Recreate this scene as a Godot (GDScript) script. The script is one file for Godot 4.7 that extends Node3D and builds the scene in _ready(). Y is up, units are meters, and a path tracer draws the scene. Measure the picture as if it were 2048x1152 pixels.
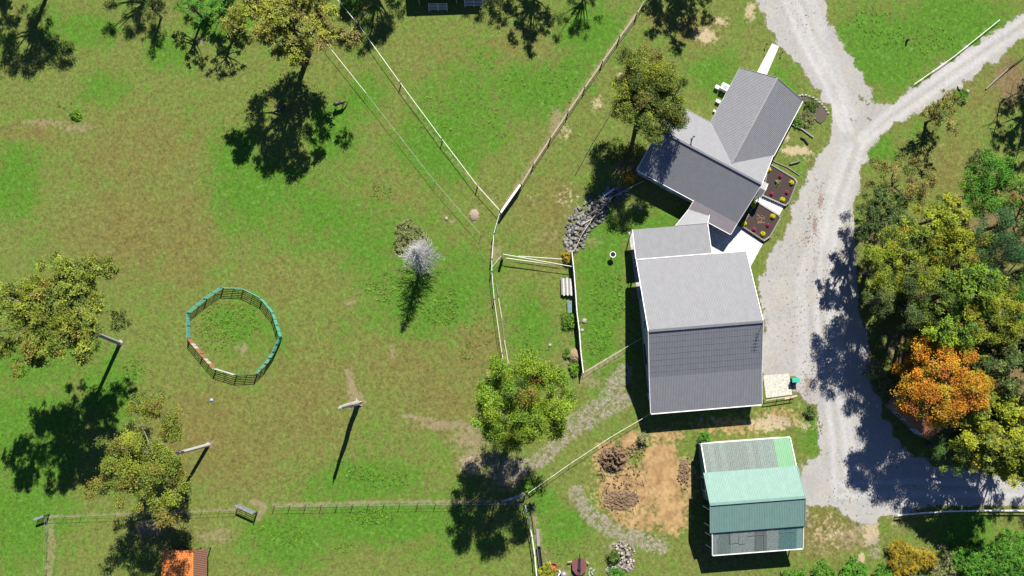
extends Node3D

# ---------------------------------------------------------------- the lens, used to lay the place out in metres
const CAM_H := 120.0
const TILT := 6.0
const FOCAL := 1422.0
const SUN_RUN := 1.15            # metres of shadow per metre of height
const SUN_X := -0.26
const SUN_Z := 0.966
const X0 := -96.0
const Z0 := -72.0
const GW := 192.0
const GD := 124.0
const MR := 4                    # cells of the ground survey per metre
const CR := 8                    # texels of the ground per metre

var mats := {}
var rng := RandomNumberGenerator.new()
var layers := {}
var mw := int(GW) * MR
var mh := int(GD) * MR
var cw := int(GW) * CR
var ch := int(GD) * CR
var ground_image: Image
var gravel_cells: PackedByteArray
var grass_ok: PackedByteArray
var leaf_mesh: ArrayMesh
var needle_mesh: ArrayMesh
var fine_mesh: ArrayMesh
var box_mesh: BoxMesh

# plan position of a surveyed point seen at (u, v) of the 2048 x 1152 survey photograph and lying h metres up
func P(u: float, v: float, h := 0.0) -> Vector3:
	var t := deg_to_rad(TILT)
	var a := u - 1024.0
	var b := 576.0 - v
	var ry := b * sin(t) - FOCAL * cos(t)
	var rz := -b * cos(t) - FOCAL * sin(t)
	var k := (CAM_H - h) / -ry
	return Vector3(a * k, h, rz * k)

# ---------------------------------------------------------------- shapes
func begin() -> SurfaceTool:
	var st := SurfaceTool.new()
	st.begin(Mesh.PRIMITIVE_TRIANGLES)
	st.set_smooth_group(-1)
	return st

func quad(st: SurfaceTool, a: Vector3, b: Vector3, c: Vector3, d: Vector3) -> void:
	for p in [a, b, c, a, c, d]:
		st.add_vertex(p)

func tri(st: SurfaceTool, a: Vector3, b: Vector3, c: Vector3) -> void:
	st.add_vertex(a)
	st.add_vertex(b)
	st.add_vertex(c)

# a box between eight corners given by a frame
func block(st: SurfaceTool, at: Vector3, size: Vector3, basis := Basis()) -> void:
	var h := size * 0.5
	var c := []
	for i in 8:
		c.append(at + basis * Vector3(h.x if i & 1 else -h.x, h.y if i & 2 else -h.y, h.z if i & 4 else -h.z))
	quad(st, c[0], c[1], c[3], c[2])
	quad(st, c[5], c[4], c[6], c[7])
	quad(st, c[4], c[0], c[2], c[6])
	quad(st, c[1], c[5], c[7], c[3])
	quad(st, c[2], c[3], c[7], c[6])
	quad(st, c[4], c[5], c[1], c[0])

func along(p: Vector3, q: Vector3) -> Basis:
	var x := (q - p).normalized()
	var up := Vector3.UP if absf(x.y) < 0.95 else Vector3.RIGHT
	var z := x.cross(up).normalized()
	return Basis(x, z.cross(x).normalized(), z)

func bar(st: SurfaceTool, p: Vector3, q: Vector3, w: float, h: float) -> void:
	block(st, (p + q) * 0.5, Vector3(p.distance_to(q), h, w), along(p, q))

func tube(st: SurfaceTool, pts: Array, radii: Array, sides := 8, cap := true) -> void:
	var rings := []
	for i in pts.size():
		var p: Vector3 = pts[i]
		var d: Vector3
		if i == 0:
			d = pts[1] - pts[0]
		elif i == pts.size() - 1:
			d = pts[i] - pts[i - 1]
		else:
			d = pts[i + 1] - pts[i - 1]
		d = d.normalized()
		var up := Vector3.UP if absf(d.y) < 0.9 else Vector3.RIGHT
		var s := d.cross(up).normalized()
		var t := s.cross(d).normalized()
		var ring := []
		for k in sides:
			var an := TAU * k / sides
			ring.append(p + (s * cos(an) + t * sin(an)) * float(radii[i]))
		rings.append(ring)
	for i in rings.size() - 1:
		for k in sides:
			var n := (k + 1) % sides
			quad(st, rings[i][k], rings[i][n], rings[i + 1][n], rings[i + 1][k])
	if cap:
		for k in sides - 2:
			tri(st, rings[0][0], rings[0][k + 2], rings[0][k + 1])
			tri(st, rings[-1][0], rings[-1][k + 1], rings[-1][k + 2])

func lathe(st: SurfaceTool, at: Vector3, profile: Array, sides := 20) -> void:
	for i in profile.size() - 1:
		var a: Vector2 = profile[i]
		var b: Vector2 = profile[i + 1]
		for k in sides:
			var p := TAU * k / sides
			var q := TAU * (k + 1) / sides
			quad(st, at + Vector3(a.x * cos(p), a.y, a.x * sin(p)), at + Vector3(a.x * cos(q), a.y, a.x * sin(q)), at + Vector3(b.x * cos(q), b.y, b.x * sin(q)), at + Vector3(b.x * cos(p), b.y, b.x * sin(p)))

# a flat slab with an outline in plan
func slab(st: SurfaceTool, outline: Array, y0: float, y1: float) -> void:
	var flat := PackedVector2Array()
	for p in outline:
		flat.append(Vector2(p.x, p.z))
	var idx := Geometry2D.triangulate_polygon(flat)
	for i in range(0, idx.size(), 3):
		var a := flat[idx[i]]
		var b := flat[idx[i + 1]]
		var c := flat[idx[i + 2]]
		if (b - a).cross(c - a) < 0:
			var t := b
			b = c
			c = t
		tri(st, Vector3(a.x, y1, a.y), Vector3(b.x, y1, b.y), Vector3(c.x, y1, c.y))
	for i in flat.size():
		var a := flat[i]
		var b := flat[(i + 1) % flat.size()]
		quad(st, Vector3(a.x, y0, a.y), Vector3(b.x, y0, b.y), Vector3(b.x, y1, b.y), Vector3(a.x, y1, a.y))

# an uneven stone: a cube cut to 24 triangles and knocked about
func stone_mesh(seed_: int) -> ArrayMesh:
	var r := RandomNumberGenerator.new()
	r.seed = seed_
	var st := begin()
	var rows := []
	for j in 4:
		var row := []
		for k in 6:
			var an := TAU * k / 6.0 + r.randf_range(-0.2, 0.2)
			var rad: float = [0.75, 1.0, 0.85, 0.45][j] * r.randf_range(0.8, 1.15)
			row.append(Vector3(cos(an) * rad, [-0.1, 0.35, 0.75, 0.95][j] * r.randf_range(0.9, 1.1), sin(an) * rad) * 0.5)
		rows.append(row)
	for j in 3:
		for k in 6:
			quad(st, rows[j][k], rows[j][(k + 1) % 6], rows[j + 1][(k + 1) % 6], rows[j + 1][k])
	for k in 4:
		tri(st, rows[3][0], rows[3][k + 1], rows[3][k + 2])
	st.generate_normals()
	return st.commit()

# ---------------------------------------------------------------- nodes
func obj(called: String, st: SurfaceTool, m: Material, parent: Node = self, smooth := false) -> MeshInstance3D:
	if smooth:
		st.index()
	st.generate_normals()
	var o := MeshInstance3D.new()
	o.name = called
	o.mesh = st.commit()
	o.material_override = m
	parent.add_child(o, true)
	return o

func put(called: String, mesh: Mesh, m: Material, parent: Node, at: Transform3D) -> MeshInstance3D:
	var o := MeshInstance3D.new()
	o.name = called
	o.mesh = mesh
	o.material_override = m
	o.transform = at
	parent.add_child(o, true)
	return o

func tag(o: Node, label: String, category: String, group := "") -> Node:
	o.set_meta("label", label)
	o.set_meta("category", category)
	if group:
		o.set_meta("group", group)
	return o

func thing(called: String, label: String, category: String, at := Vector3.ZERO, turn := 0.0, group := "") -> Node3D:
	var o := Node3D.new()
	o.name = called
	o.position = at
	o.rotation.y = turn
	add_child(o, true)
	tag(o, label, category, group)
	return o

func structure(o: Node) -> Node:
	o.set_meta("kind", "structure")
	return o

func stuff(o: Node, label: String, category: String) -> Node:
	o.set_meta("kind", "stuff")
	o.set_meta("label", label)
	o.set_meta("category", category)
	return o

func lin(r: float, g: float, b: float) -> Color:
	return Color(r, g, b).linear_to_srgb()

func paint(called: String, c: Color, rough := 0.8, metal := 0.0, grain: Texture2D = null, grain_scale := 1.0) -> StandardMaterial3D:
	var m := StandardMaterial3D.new()
	m.resource_name = called
	m.albedo_color = c
	m.roughness = rough
	m.metallic = metal
	if grain:
		m.albedo_texture = grain
		m.uv1_triplanar = true
		m.uv1_world_triplanar = true
		m.uv1_scale = Vector3.ONE * grain_scale
	mats[called] = m
	return m

func noise_picture(seed_: int, freq: float, dark: float, octaves := 4, size := 256) -> ImageTexture:
	var n := FastNoiseLite.new()
	n.seed = seed_
	n.noise_type = FastNoiseLite.TYPE_SIMPLEX_SMOOTH
	n.frequency = freq
	n.fractal_octaves = octaves
	var im := n.get_seamless_image(size, size)
	im.convert(Image.FORMAT_RGB8)
	var data := im.get_data()
	for i in data.size():
		data[i] = int(255.0 * (dark + (1.0 - dark) * data[i] / 255.0))
	return ImageTexture.create_from_image(Image.create_from_data(size, size, false, Image.FORMAT_RGB8, data))

# ---------------------------------------------------------------- the ground survey: painted layers
func layer(called: String) -> PackedFloat32Array:
	if not layers.has(called):
		var a := PackedFloat32Array()
		a.resize(mw * mh)
		layers[called] = a
	return layers[called]

func blob(called: String, u: float, v: float, ru: float, rv: float, val := 1.0, turn := 0.0) -> void:
	var a := layer(called)
	var c := P(u, v)
	var px := (c.x - X0) * MR
	var pz := (c.z - Z0) * MR
	var rx := ru / 11.8 * MR
	var rz := rv / 11.8 * MR
	var big := maxf(rx, rz)
	var ct := cos(turn)
	var sn := sin(turn)
	for j in range(maxi(0, int(pz - big)), mini(mh, int(pz + big) + 2)):
		for i in range(maxi(0, int(px - big)), mini(mw, int(px + big) + 2)):
			var dx := i - px
			var dz := j - pz
			var x := (dx * ct + dz * sn) / rx
			var z := (dz * ct - dx * sn) / rz
			var d := x * x + z * z
			if d < 1.0:
				var f := val * (1.0 - d) * (1.0 - d * 0.4)
				var k := j * mw + i
				if f > a[k]:
					a[k] = f
	layers[called] = a

func stroke(called: String, pts: Array, width: float, val := 1.0) -> void:
	var a := layer(called)
	var r := width / 11.8 * MR * 0.5
	for s in pts.size() - 1:
		var p := P(pts[s].x, pts[s].y)
		var q := P(pts[s + 1].x, pts[s + 1].y)
		var A := Vector2((p.x - X0) * MR, (p.z - Z0) * MR)
		var B := Vector2((q.x - X0) * MR, (q.z - Z0) * MR)
		var ab := B - A
		var l2 := maxf(ab.length_squared(), 0.001)
		for j in range(maxi(0, int(minf(A.y, B.y) - r)), mini(mh, int(maxf(A.y, B.y) + r) + 2)):
			for i in range(maxi(0, int(minf(A.x, B.x) - r)), mini(mw, int(maxf(A.x, B.x) + r) + 2)):
				var w := Vector2(i, j)
				var t := clampf((w - A).dot(ab) / l2, 0.0, 1.0)
				var d := (w - A - ab * t).length() / r
				if d < 1.0:
					var f := val * minf(1.0, (1.0 - d * d) * 1.6)
					var k := j * mw + i
					if f > a[k]:
						a[k] = f
	layers[called] = a

func fill(called: String, pts: Array, val := 1.0) -> void:
	var a := layer(called)
	var flat := PackedVector2Array()
	var lo := Vector2(1e9, 1e9)
	var hi := -lo
	for p in pts:
		var w := P(p.x, p.y)
		var c := Vector2((w.x - X0) * MR, (w.z - Z0) * MR)
		flat.append(c)
		lo = lo.min(c)
		hi = hi.max(c)
	var n := flat.size()
	for j in range(maxi(0, int(lo.y)), mini(mh, int(hi.y) + 1)):
		var cuts := []
		for i in n:
			var p := flat[i]
			var q := flat[(i + 1) % n]
			if (p.y <= j) != (q.y <= j):
				cuts.append(p.x + (j - p.y) / (q.y - p.y) * (q.x - p.x))
		cuts.sort()
		for c in range(0, cuts.size() - 1, 2):
			for i in range(maxi(0, int(ceil(cuts[c]))), mini(mw, int(cuts[c + 1]) + 1)):
				a[j * mw + i] = maxf(val, a[j * mw + i])
	layers[called] = a

# a layer as bytes at the texture's size, softened by so many cells
func spread(called: String, soft: int) -> PackedByteArray:
	var a: PackedFloat32Array = layer(called)
	var im := Image.create_from_data(mw, mh, false, Image.FORMAT_RF, a.to_byte_array())
	if soft > 1:
		im.resize(mw / soft, mh / soft, Image.INTERPOLATE_BILINEAR)
	im.resize(cw, ch, Image.INTERPOLATE_CUBIC if soft > 1 else Image.INTERPOLATE_BILINEAR)
	im.convert(Image.FORMAT_L8)
	return im.get_data()

func field(seed_: int, metres: float, octaves := 3) -> PackedByteArray:
	var n := FastNoiseLite.new()
	n.seed = seed_
	n.noise_type = FastNoiseLite.TYPE_SIMPLEX_SMOOTH
	n.frequency = 1.0 / (metres * CR)
	n.fractal_octaves = octaves
	n.fractal_gain = 0.6
	return n.get_image(cw, ch).get_data()
func make_materials() -> void:
	var grain := noise_picture(3, 0.03, 0.72, 5)
	var fine := noise_picture(4, 0.12, 0.6, 3)
	var streak := noise_picture(5, 0.02, 0.92, 5)
	paint("roof", lin(0.168, 0.17, 0.184), 0.72, 0.0, streak, 0.16)
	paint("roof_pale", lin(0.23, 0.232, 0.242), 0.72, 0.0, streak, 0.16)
	paint("roof_flat", lin(0.185, 0.187, 0.197), 0.72, 0.0, streak, 0.16)
	paint("roof_mauve", lin(0.175, 0.155, 0.168), 0.72, 0.0, streak, 0.16)
	paint("roof_seam", lin(0.12, 0.122, 0.134), 0.65)
	paint("roof_dark", lin(0.1, 0.102, 0.112), 0.7, 0.0, streak, 0.2)
	paint("white", lin(0.68, 0.675, 0.66), 0.5, 0.0, streak, 0.3)
	paint("siding", lin(0.42, 0.44, 0.46), 0.6, 0.0, streak, 0.4)
	paint("garage_wall", lin(0.3, 0.34, 0.36), 0.6, 0.0, streak, 0.4)
	paint("barn_wall", lin(0.07, 0.2, 0.17), 0.5, 0.0, streak, 0.4)
	paint("dark", lin(0.03, 0.03, 0.035), 0.5)
	paint("door", lin(0.2, 0.08, 0.05), 0.5)
	paint("blue_door", lin(0.25, 0.33, 0.45), 0.5)
	paint("steel", lin(0.5, 0.5, 0.52), 0.35, 0.8)
	paint("gate_steel", lin(0.3, 0.31, 0.34), 0.45, 0.3, grain, 0.5)
	paint("turquoise", lin(0.145, 0.25, 0.215), 0.7, 0.0, streak, 0.16)
	paint("sheet_grey", lin(0.132, 0.168, 0.15), 0.6, 0.0, grain, 0.3)
	paint("sheet_teal_grey", lin(0.135, 0.19, 0.175), 0.6, 0.0, grain, 0.3)
	paint("sheet_grey_green", lin(0.155, 0.2, 0.175), 0.6, 0.0, grain, 0.3)
	paint("sheet_pale", lin(0.225, 0.268, 0.242), 0.6, 0.0, grain, 0.3)
	paint("sheet_stained", lin(0.14, 0.165, 0.15), 0.65, 0.0, grain, 0.5)
	paint("sheet_dirt", lin(0.085, 0.1, 0.092), 0.8)
	paint("sheet_teal", lin(0.1, 0.2, 0.18), 0.55, 0.0, grain, 0.3)
	paint("sheet_green", lin(0.1, 0.25, 0.125), 0.5, 0.0, streak, 0.3)
	paint("rust", lin(0.36, 0.15, 0.075), 0.7, 0.0, grain, 0.6)
	paint("rust_bright", lin(0.5, 0.16, 0.03), 0.65, 0.0, streak, 0.3)
	paint("rust_dark", lin(0.17, 0.08, 0.045), 0.7, 0.0, grain, 0.6)
	paint("rust_rail", lin(0.25, 0.09, 0.05), 0.7)
	paint("timber", lin(0.13, 0.09, 0.06), 0.85, 0.0, grain, 0.8)
	paint("grey_wood", lin(0.2, 0.18, 0.155), 0.9, 0.0, grain, 0.8)
	paint("fence_wood", lin(0.42, 0.36, 0.29), 0.85, 0.0, grain, 0.8)
	paint("pale_wood", lin(0.46, 0.39, 0.31), 0.85, 0.0, grain, 0.8)
	paint("fresh_wood", lin(0.6, 0.44, 0.31), 0.8, 0.0, grain, 0.8)
	paint("dark_post", lin(0.04, 0.034, 0.03), 0.9, 0.0, grain, 0.8)
	paint("tape", lin(0.66, 0.65, 0.6), 0.6)
	paint("wire", lin(0.35, 0.35, 0.34), 0.5, 0.5)
	paint("pen_paint", lin(0.1, 0.36, 0.27), 0.5, 0.0, grain, 0.8)
	paint("pen_dark", lin(0.03, 0.13, 0.09), 0.5, 0.0, grain, 0.8)
	paint("bleached", lin(0.42, 0.4, 0.375), 0.9, 0.0, fine, 0.6)
	paint("grey_twig", lin(0.3, 0.295, 0.29), 0.9)
	paint("bark", lin(0.1, 0.08, 0.06), 0.95, 0.0, fine, 0.6)
	paint("bay", lin(0.05, 0.03, 0.028), 0.4)
	paint("black", lin(0.012, 0.012, 0.013), 0.5)
	paint("concrete", lin(0.42, 0.41, 0.39), 0.85, 0.0, grain, 0.25)
	paint("white_concrete", lin(0.62, 0.615, 0.59), 0.8, 0.0, grain, 0.2)
	paint("pad_concrete", lin(0.5, 0.48, 0.41), 0.85, 0.0, grain, 0.25)
	paint("weathered", lin(0.3, 0.28, 0.25), 0.9, 0.0, fine, 0.4)
	paint("block_grey", lin(0.24, 0.225, 0.205), 0.9, 0.0, fine, 0.4)
	paint("pale_stone", lin(0.4, 0.38, 0.35), 0.9, 0.0, fine, 0.4)
	paint("mulch", lin(0.05, 0.03, 0.025), 0.95, 0.0, fine, 0.35)
	paint("old_mulch", lin(0.11, 0.08, 0.065), 0.95, 0.0, fine, 0.35)
	paint("bin_dark", lin(0.02, 0.03, 0.028), 0.5)
	paint("bin_green", lin(0.03, 0.33, 0.25), 0.45)
	paint("dark_water", lin(0.02, 0.018, 0.016), 0.15)
	paint("pale_metal", lin(0.55, 0.55, 0.53), 0.55, 0.2, grain, 0.5)
	paint("blue_slat", lin(0.14, 0.22, 0.25), 0.6)
	paint("hay", lin(0.3, 0.22, 0.12), 0.95, 0.0, fine, 0.3)
	paint("dark_soil", lin(0.2, 0.128, 0.07), 0.95, 0.0, fine, 0.3)
	paint("soil", lin(0.225, 0.15, 0.083), 0.95, 0.0, fine, 0.3)
	paint("clay", lin(0.3, 0.2, 0.098), 0.95, 0.0, fine, 0.22)
	paint("pale_soil", lin(0.36, 0.29, 0.21), 0.95, 0.0, fine, 0.3)
	paint("red", lin(0.45, 0.06, 0.035), 0.5, 0.0, grain, 0.8)
	paint("mower_red", lin(0.16, 0.055, 0.055), 0.6, 0.0, grain, 0.5)
	paint("pale_blue", lin(0.25, 0.35, 0.6), 0.6)
	paint("leaf_green", lin(0.04, 0.08, 0.015), 0.8)
	var g := paint("glass", Color(0.05, 0.07, 0.09), 0.08)
	g.metallic_specular = 0.7
	for n in ["leaf", "stone", "rubble", "clod", "blades"]:
		var m := paint(n, Color.WHITE, 0.7)
		m.vertex_color_use_as_albedo = true
		m.metallic_specular = 0.3
	mats["leaf"].backlight_enabled = true
	mats["leaf"].backlight = Color(0.25, 0.28, 0.08)
	mats["stone"].albedo_color = lin(0.18, 0.177, 0.17)
	mats["clod"].albedo_color = lin(0.2, 0.132, 0.076)
	mats["rubble"].albedo_color = lin(0.27, 0.235, 0.22)
	leaf_mesh = leaf_clump(1, 26, 0.5, 0.13, 0.08, 0.8)
	fine_mesh = leaf_clump(3, 34, 0.52, 0.1, 0.066, 0.8)
	needle_mesh = leaf_clump(2, 20, 0.55, 0.26, 0.04, 0.5)

func make_trees() -> void:
	# name, label, u, v of the crown, height of its middle, half breadth, half depth, palette, density
	var out_ := "trees beyond the top edge of the frame"
	var wood := "trees of the wood right of the driveway"
	var list := [
		["oak_tree", "big round yellow green oak between the pasture and the garage", 1041, 803, 15.5, 7.3, 5.0, "oak", 1.15, ""],
		["oak_tree", "wide olive oak leaning out of the left edge on a bare pale trunk", 97, 628, 17.5, 9.2, 3.0, "olive", 0.88, ""],
		["oak_tree", "sparse olive yellow oak at the lower left, its pale trunk showing at the right", 290, 924, 12.5, 7.9, 3.2, "olive", 0.85, ""],
		["oak_tree", "yellowing oak at the top edge above the grazing horse", 574, 42, 12.0, 8.3, 4.6, "yellow_oak", 0.9, ""],
		["oak_tree", "olive tree leaning over the left gable of the house", 1298, 192, 9.5, 7.0, 4.2, "house", 1.08, ""],
		["sapling", "bright green sapling at the top edge left of the yellowing oak", 380, 8, 5.0, 3.2, 1.6, "lime", 0.7, ""],
		["sapling", "small green sapling at the top edge, left of the bright one", 300, 12, 4.0, 2.8, 1.4, "green", 0.6, ""],
		["sapling", "leafy sapling touching the yellowing oak's left side", 446, 20, 6.0, 3.4, 1.6, "lime", 0.7, ""],
		["maple_tree", "bright orange autumn maple above the rust roofed shed", 1878, 765, 10.0, 7.3, 4.6, "orange", 1.25, ""],
		["small_tree", "small lone tree with a russet tip beside the upper right lane", 1882, 228, 4.4, 3.5, 2.0, "russet", 0.9, ""],
		["small_tree", "sparse russet tree nearest the driveway's right edge", 1796, 372, 7.0, 5.6, 2.6, "russet", 0.75, wood],
		["small_tree", "dark olive tree below the russet one at the driveway's edge", 1762, 440, 8.0, 5.0, 3.0, "dark", 1.0, wood],
		["tulip_tree", "gold green tree with orange tips overhanging the driveway", 1800, 530, 11.0, 6.0, 3.6, "gold_tip", 1.1, wood],
		["tulip_tree", "yellow green tree in the middle of the wood's upper group", 1862, 470, 11.0, 5.0, 3.2, "gold_tip", 1.1, wood],
		["tulip_tree", "golden tree at the upper group's right, pointing to the evergreen", 1918, 505, 12.0, 4.6, 3.0, "gold", 1.1, wood],
		["tulip_tree", "small golden crown standing highest above the clearing", 1892, 430, 11.0, 3.4, 2.4, "gold", 1.1, wood],
		["cedar_tree", "round bright green tree alone right of the clearing", 1983, 374, 8.0, 4.9, 3.4, "lime", 1.35, wood],
		["pine_tree", "blue green pine below the round bright green tree", 2000, 486, 12.0, 5.2, 4.0, "pine", 1.1, wood],
		["pine_tree", "dark thin pine in the gap right of the gold trees", 1978, 556, 11.0, 4.6, 4.0, "dark", 0.7, wood],
		["broadleaf_tree", "brownish green tree cut by the right edge below the round green one", 2040, 440, 10.0, 4.4, 3.0, "russet", 0.8, wood],
		["broadleaf_tree", "dark green tree at the wood's edge throwing shade on the driveway", 1806, 596, 11.0, 5.2, 3.6, "dark", 1.05, wood],
		["broadleaf_tree", "yellow green tree at the centre of the wood", 1940, 582, 13.0, 4.8, 3.4, "oak", 1.1, wood],
		["broadleaf_tree", "green tree left of the wood's centre", 1872, 606, 11.5, 4.2, 3.0, "green", 1.1, wood],
		["broadleaf_tree", "yellow green tree below the wood's centre", 1906, 650, 12.0, 4.8, 3.2, "oak", 1.1, wood],
		["broadleaf_tree", "yellow tinged tree right of the wood's centre", 1982, 632, 13.0, 5.0, 3.4, "gold", 1.0, wood],
		["small_tree", "low olive tree just above the orange maple", 1842, 690, 7.0, 3.6, 2.2, "olive", 0.95, wood],
		["broadleaf_tree", "bright green tree at the right edge, level with the wood's centre", 2042, 610, 12.0, 4.6, 3.0, "lime", 1.0, wood],
		["broadleaf_tree", "dark green tree right of the orange maple", 2016, 725, 11.0, 5.2, 3.6, "dark", 0.85, wood],
		["small_tree", "thin brownish tree below the dark one at the right edge", 2038, 800, 8.0, 3.6, 2.2, "russet", 0.6, wood],
		["broadleaf_tree", "broad yellow green tree below the orange maple, above the shaded lane", 1990, 868, 10.0, 6.6, 3.8, "gold", 1.15, wood],
		["broadleaf_tree", "green tree squeezed between the shed and the broad yellow green tree", 1914, 902, 8.0, 4.0, 2.6, "green", 1.1, wood],
		["broadleaf_tree", "yellow green tree at the right edge beside the broad one", 2046, 905, 12.0, 4.6, 3.0, "gold", 1.0, wood],
		["broadleaf_tree", "dark leafy tree at the right edge between the thin pine and the bright green tree", 2034, 545, 9.0, 4.6, 3.4, "dark", 1.1, wood],
		["broadleaf_tree", "dull green tree just above the dark tree right of the orange maple", 1958, 696, 9.0, 4.4, 3.2, "green", 1.1, wood],
		["broadleaf_tree", "dark understorey tree between the orange maple and the broad yellow green tree", 1978, 786, 7.5, 4.4, 3.0, "dark", 1.1, wood],
		["broadleaf_tree", "deep green tree at the right edge above the thin brownish one", 2046, 690, 10.0, 4.4, 3.2, "green", 1.1, wood],
		["small_tree", "low dark tree in the gap between the blue green pine and the golden trees", 1946, 540, 7.0, 3.8, 2.6, "dark", 1.1, wood],
	]
	for i in list.size():
		var a: Array = list[i]
		var p := P(a[2], a[3], a[4])
		var foot := p
		var bark := "bark"
		if i == 1 or i == 2:          # the two leaning oaks with bare pale trunks
			foot = P(240, 686) if i == 1 else P(416, 890)
			bark = "bleached"
		tree(a[0], a[1], "tree", a[9], foot, a[4], a[5], a[6], a[7], 100 + i, a[8], needle_mesh if a[0] == "pine_tree" else null, bark, (p - foot) * Vector3(1, 0, 1))
	# trees outside the frame whose shade falls into it: foot u, v, crown height, half breadth
	var beyond := [[112, -58, 12, 6.5, 3.6, "top left corner"], [30, -110, 11, 5, 3, "far top left"], [318, -86, 10, 5, 3, "above the two saplings"], [470, -60, 9, 4.5, 3, "left above the yellowing oak"], [786, -108, 12, 6, 4, "above the tape fence"], [1096, -104, 12, 5, 4, "above the middle paddock"], [1195, -112, 12, 3.6, 4, "above the rail fence"], [1385, -120, 12, 6, 3, "above the house lawn"], [1000, -110, 9, 4, 3, "right of the run-in shed"], [2078, 112, 12, 6, 4, "right of the lane's fallen pole"], [2092, 300, 9, 4, 3, "right of the round green tree"], [2110, 700, 12, 5.5, 4, "right of the wood's centre"], [2112, 840, 11, 5, 4, "right of the broad yellow tree"], [2003, 848, 9.5, 4.2, 3, "right end of the shaded lane"], [1968, 905, 11, 3.6, 3, "deep behind the broad yellow tree"], [2120, 520, 12, 5, 4, "right of the blue green pine"]]
	for i in beyond.size():
		var b: Array = beyond[i]
		tree("broadleaf_tree", "green tree %s, mostly out of view" % b[5], "tree", out_ if i < 9 else "trees beyond the right edge of the frame", P(b[0], b[1]), b[2], b[3], b[4], "green", 200 + i, 0.85)
	# leafless sapling at the right
	var o := thing("bare_sapling", "thin leafless sapling with dark branches right of the small lone tree", "tree", P(2000, 205))
	var r := RandomNumberGenerator.new()
	r.seed = 9
	var st := begin()
	tube(st, [Vector3.ZERO, Vector3(0.1, 3, -0.1), Vector3(0.2, 5.5, -0.2)], [0.11, 0.08, 0.02], 7)
	obj("trunk", st, mats["dark_post"], o)
	for i in 9:
		var an := i * 2.4
		var y := 1.6 + i * 0.4
		st = begin()
		var tip := Vector3(cos(an) * 2.6, y + 1.0, sin(an) * 2.6) * Vector3(1.0 - i * 0.06, 1, 1.0 - i * 0.06)
		tube(st, [Vector3(0.1, y, -0.1), Vector3(0.1, y, -0.1).lerp(tip, 0.6), tip], [0.06, 0.04, 0.015], 5)
		for k in 3:
			var q := Vector3(0.1, y, -0.1).lerp(tip, 0.4 + 0.2 * k)
			tube(st, [q, q + Vector3(r.randf_range(-0.8, 0.8), 0.4, r.randf_range(-0.8, 0.8))], [0.025, 0.01], 4)
		obj("branch", st, mats["dark_post"], o)
	snag("pale barkless snag standing alone in the middle of the pasture", P(716, 806), P(680, 815, 11.0), 0.38, 2)
	dead_conifer()
	# shrubs: label, u, v, half breadth, height, palette
	var bushes := [
		["pale yellow green shrub just above the dead grey conifer", 818, 472, 2.6, 1.0, "pale", 0.8], ["orange leaved shrub at the left corner of the house", 1262, 357, 0.9, 1.4, "orange", 1.2],
		["yellow shrub at the upper end of the plank fence", 1136, 514, 0.8, 1.3, "yellow", 1.0], ["spiky green clump on the clay above the stump pile", 1287, 878, 0.9, 1.4, "pale", 0.8],
		["tall green grass clump on the rubble at the bottom edge", 1228, 1114, 1.0, 1.5, "green", 1.0], ["bright green bush at the bottom edge below the rubble", 1234, 1150, 1.2, 1.4, "lime", 1.2],
		["yellow green bush at the bottom edge below the black trough", 1092, 1156, 1.9, 1.8, "gold", 1.2], ["bright green hedge bush at the bottom edge below the barn's right end", 1650, 1158, 2.2, 2.0, "lime", 1.3],
		["bright green hedge bush right of the barn's bottom corner", 1712, 1154, 2.4, 2.2, "lime", 1.3], ["green hedge bush at the bottom edge, right end of the row", 1770, 1158, 1.9, 1.8, "lime", 1.3], ["low green hedge bush at the bottom edge, left end of the row", 1590, 1162, 1.8, 1.6, "lime", 1.2],
		["mustard yellow shrub at the bottom right edge", 1812, 1120, 2.7, 2.6, "yellow", 1.2], ["smaller orange yellow shrub right of the mustard one", 1858, 1120, 1.6, 2.0, "yellow", 0.9], ["grey green sparse shrub between the yellow and green bushes", 1886, 1128, 2.4, 1.6, "pale", 0.5],
		["large bright green bush in the bottom right corner", 2018, 1120, 4.4, 3.0, "lime", 1.2], ["bright green bush left of the large corner bush", 1950, 1128, 3.2, 2.4, "lime", 1.2], ["green bush at the bottom edge under the large corner bush", 1990, 1165, 3.4, 2.2, "lime", 1.1],
		["pale shrub in the shade left of the orange maple", 1752, 742, 1.7, 1.6, "pale", 0.8], ["small pale shrub below the other at the driveway's edge", 1774, 772, 1.3, 1.2, "pale", 0.8], ["pale leafy shrub at the driveway below the dark tree", 1776, 610, 1.3, 1.4, "pale", 0.6],
		["bright green vine patch at the barn's upper left corner", 1412, 876, 0.9, 2.6, "lime", 1.0], ["leafy weed patch halfway down the plank fence", 1139, 640, 1.4, 0.9, "weed", 1.0], ["weed patch beside the hay heap", 1135, 706, 0.7, 0.7, "weed", 1.0], ["green weed patch at the lower end of the plank fence", 1150, 736, 1.1, 0.8, "weed", 1.0],
		["round green plant beside the gate post below the big oak", 1062, 972, 1.2, 0.9, "weed", 1.1], ["dark bush at the gravel's edge below the square pad", 1622, 824, 0.9, 0.9, "dark", 1.0], ["bright green weed tuft on the bare patch at the upper left", 151, 228, 0.9, 0.6, "weed", 1.0],
		["grey shrub at the clearing's right end below the lane", 1960, 322, 1.8, 1.6, "dark", 0.5], ["dark green low bush by the house tree's foot", 1236, 300, 2.0, 1.2, "green", 0.5], ["green bush at the upper edge between the yellowing oak and the tape fence", 700, 6, 1.8, 1.6, "lime", 0.8],
		["pale shrub by the boulders beside the upper right lane", 1926, 190, 1.1, 0.9, "lime", 0.9],
	]
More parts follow.
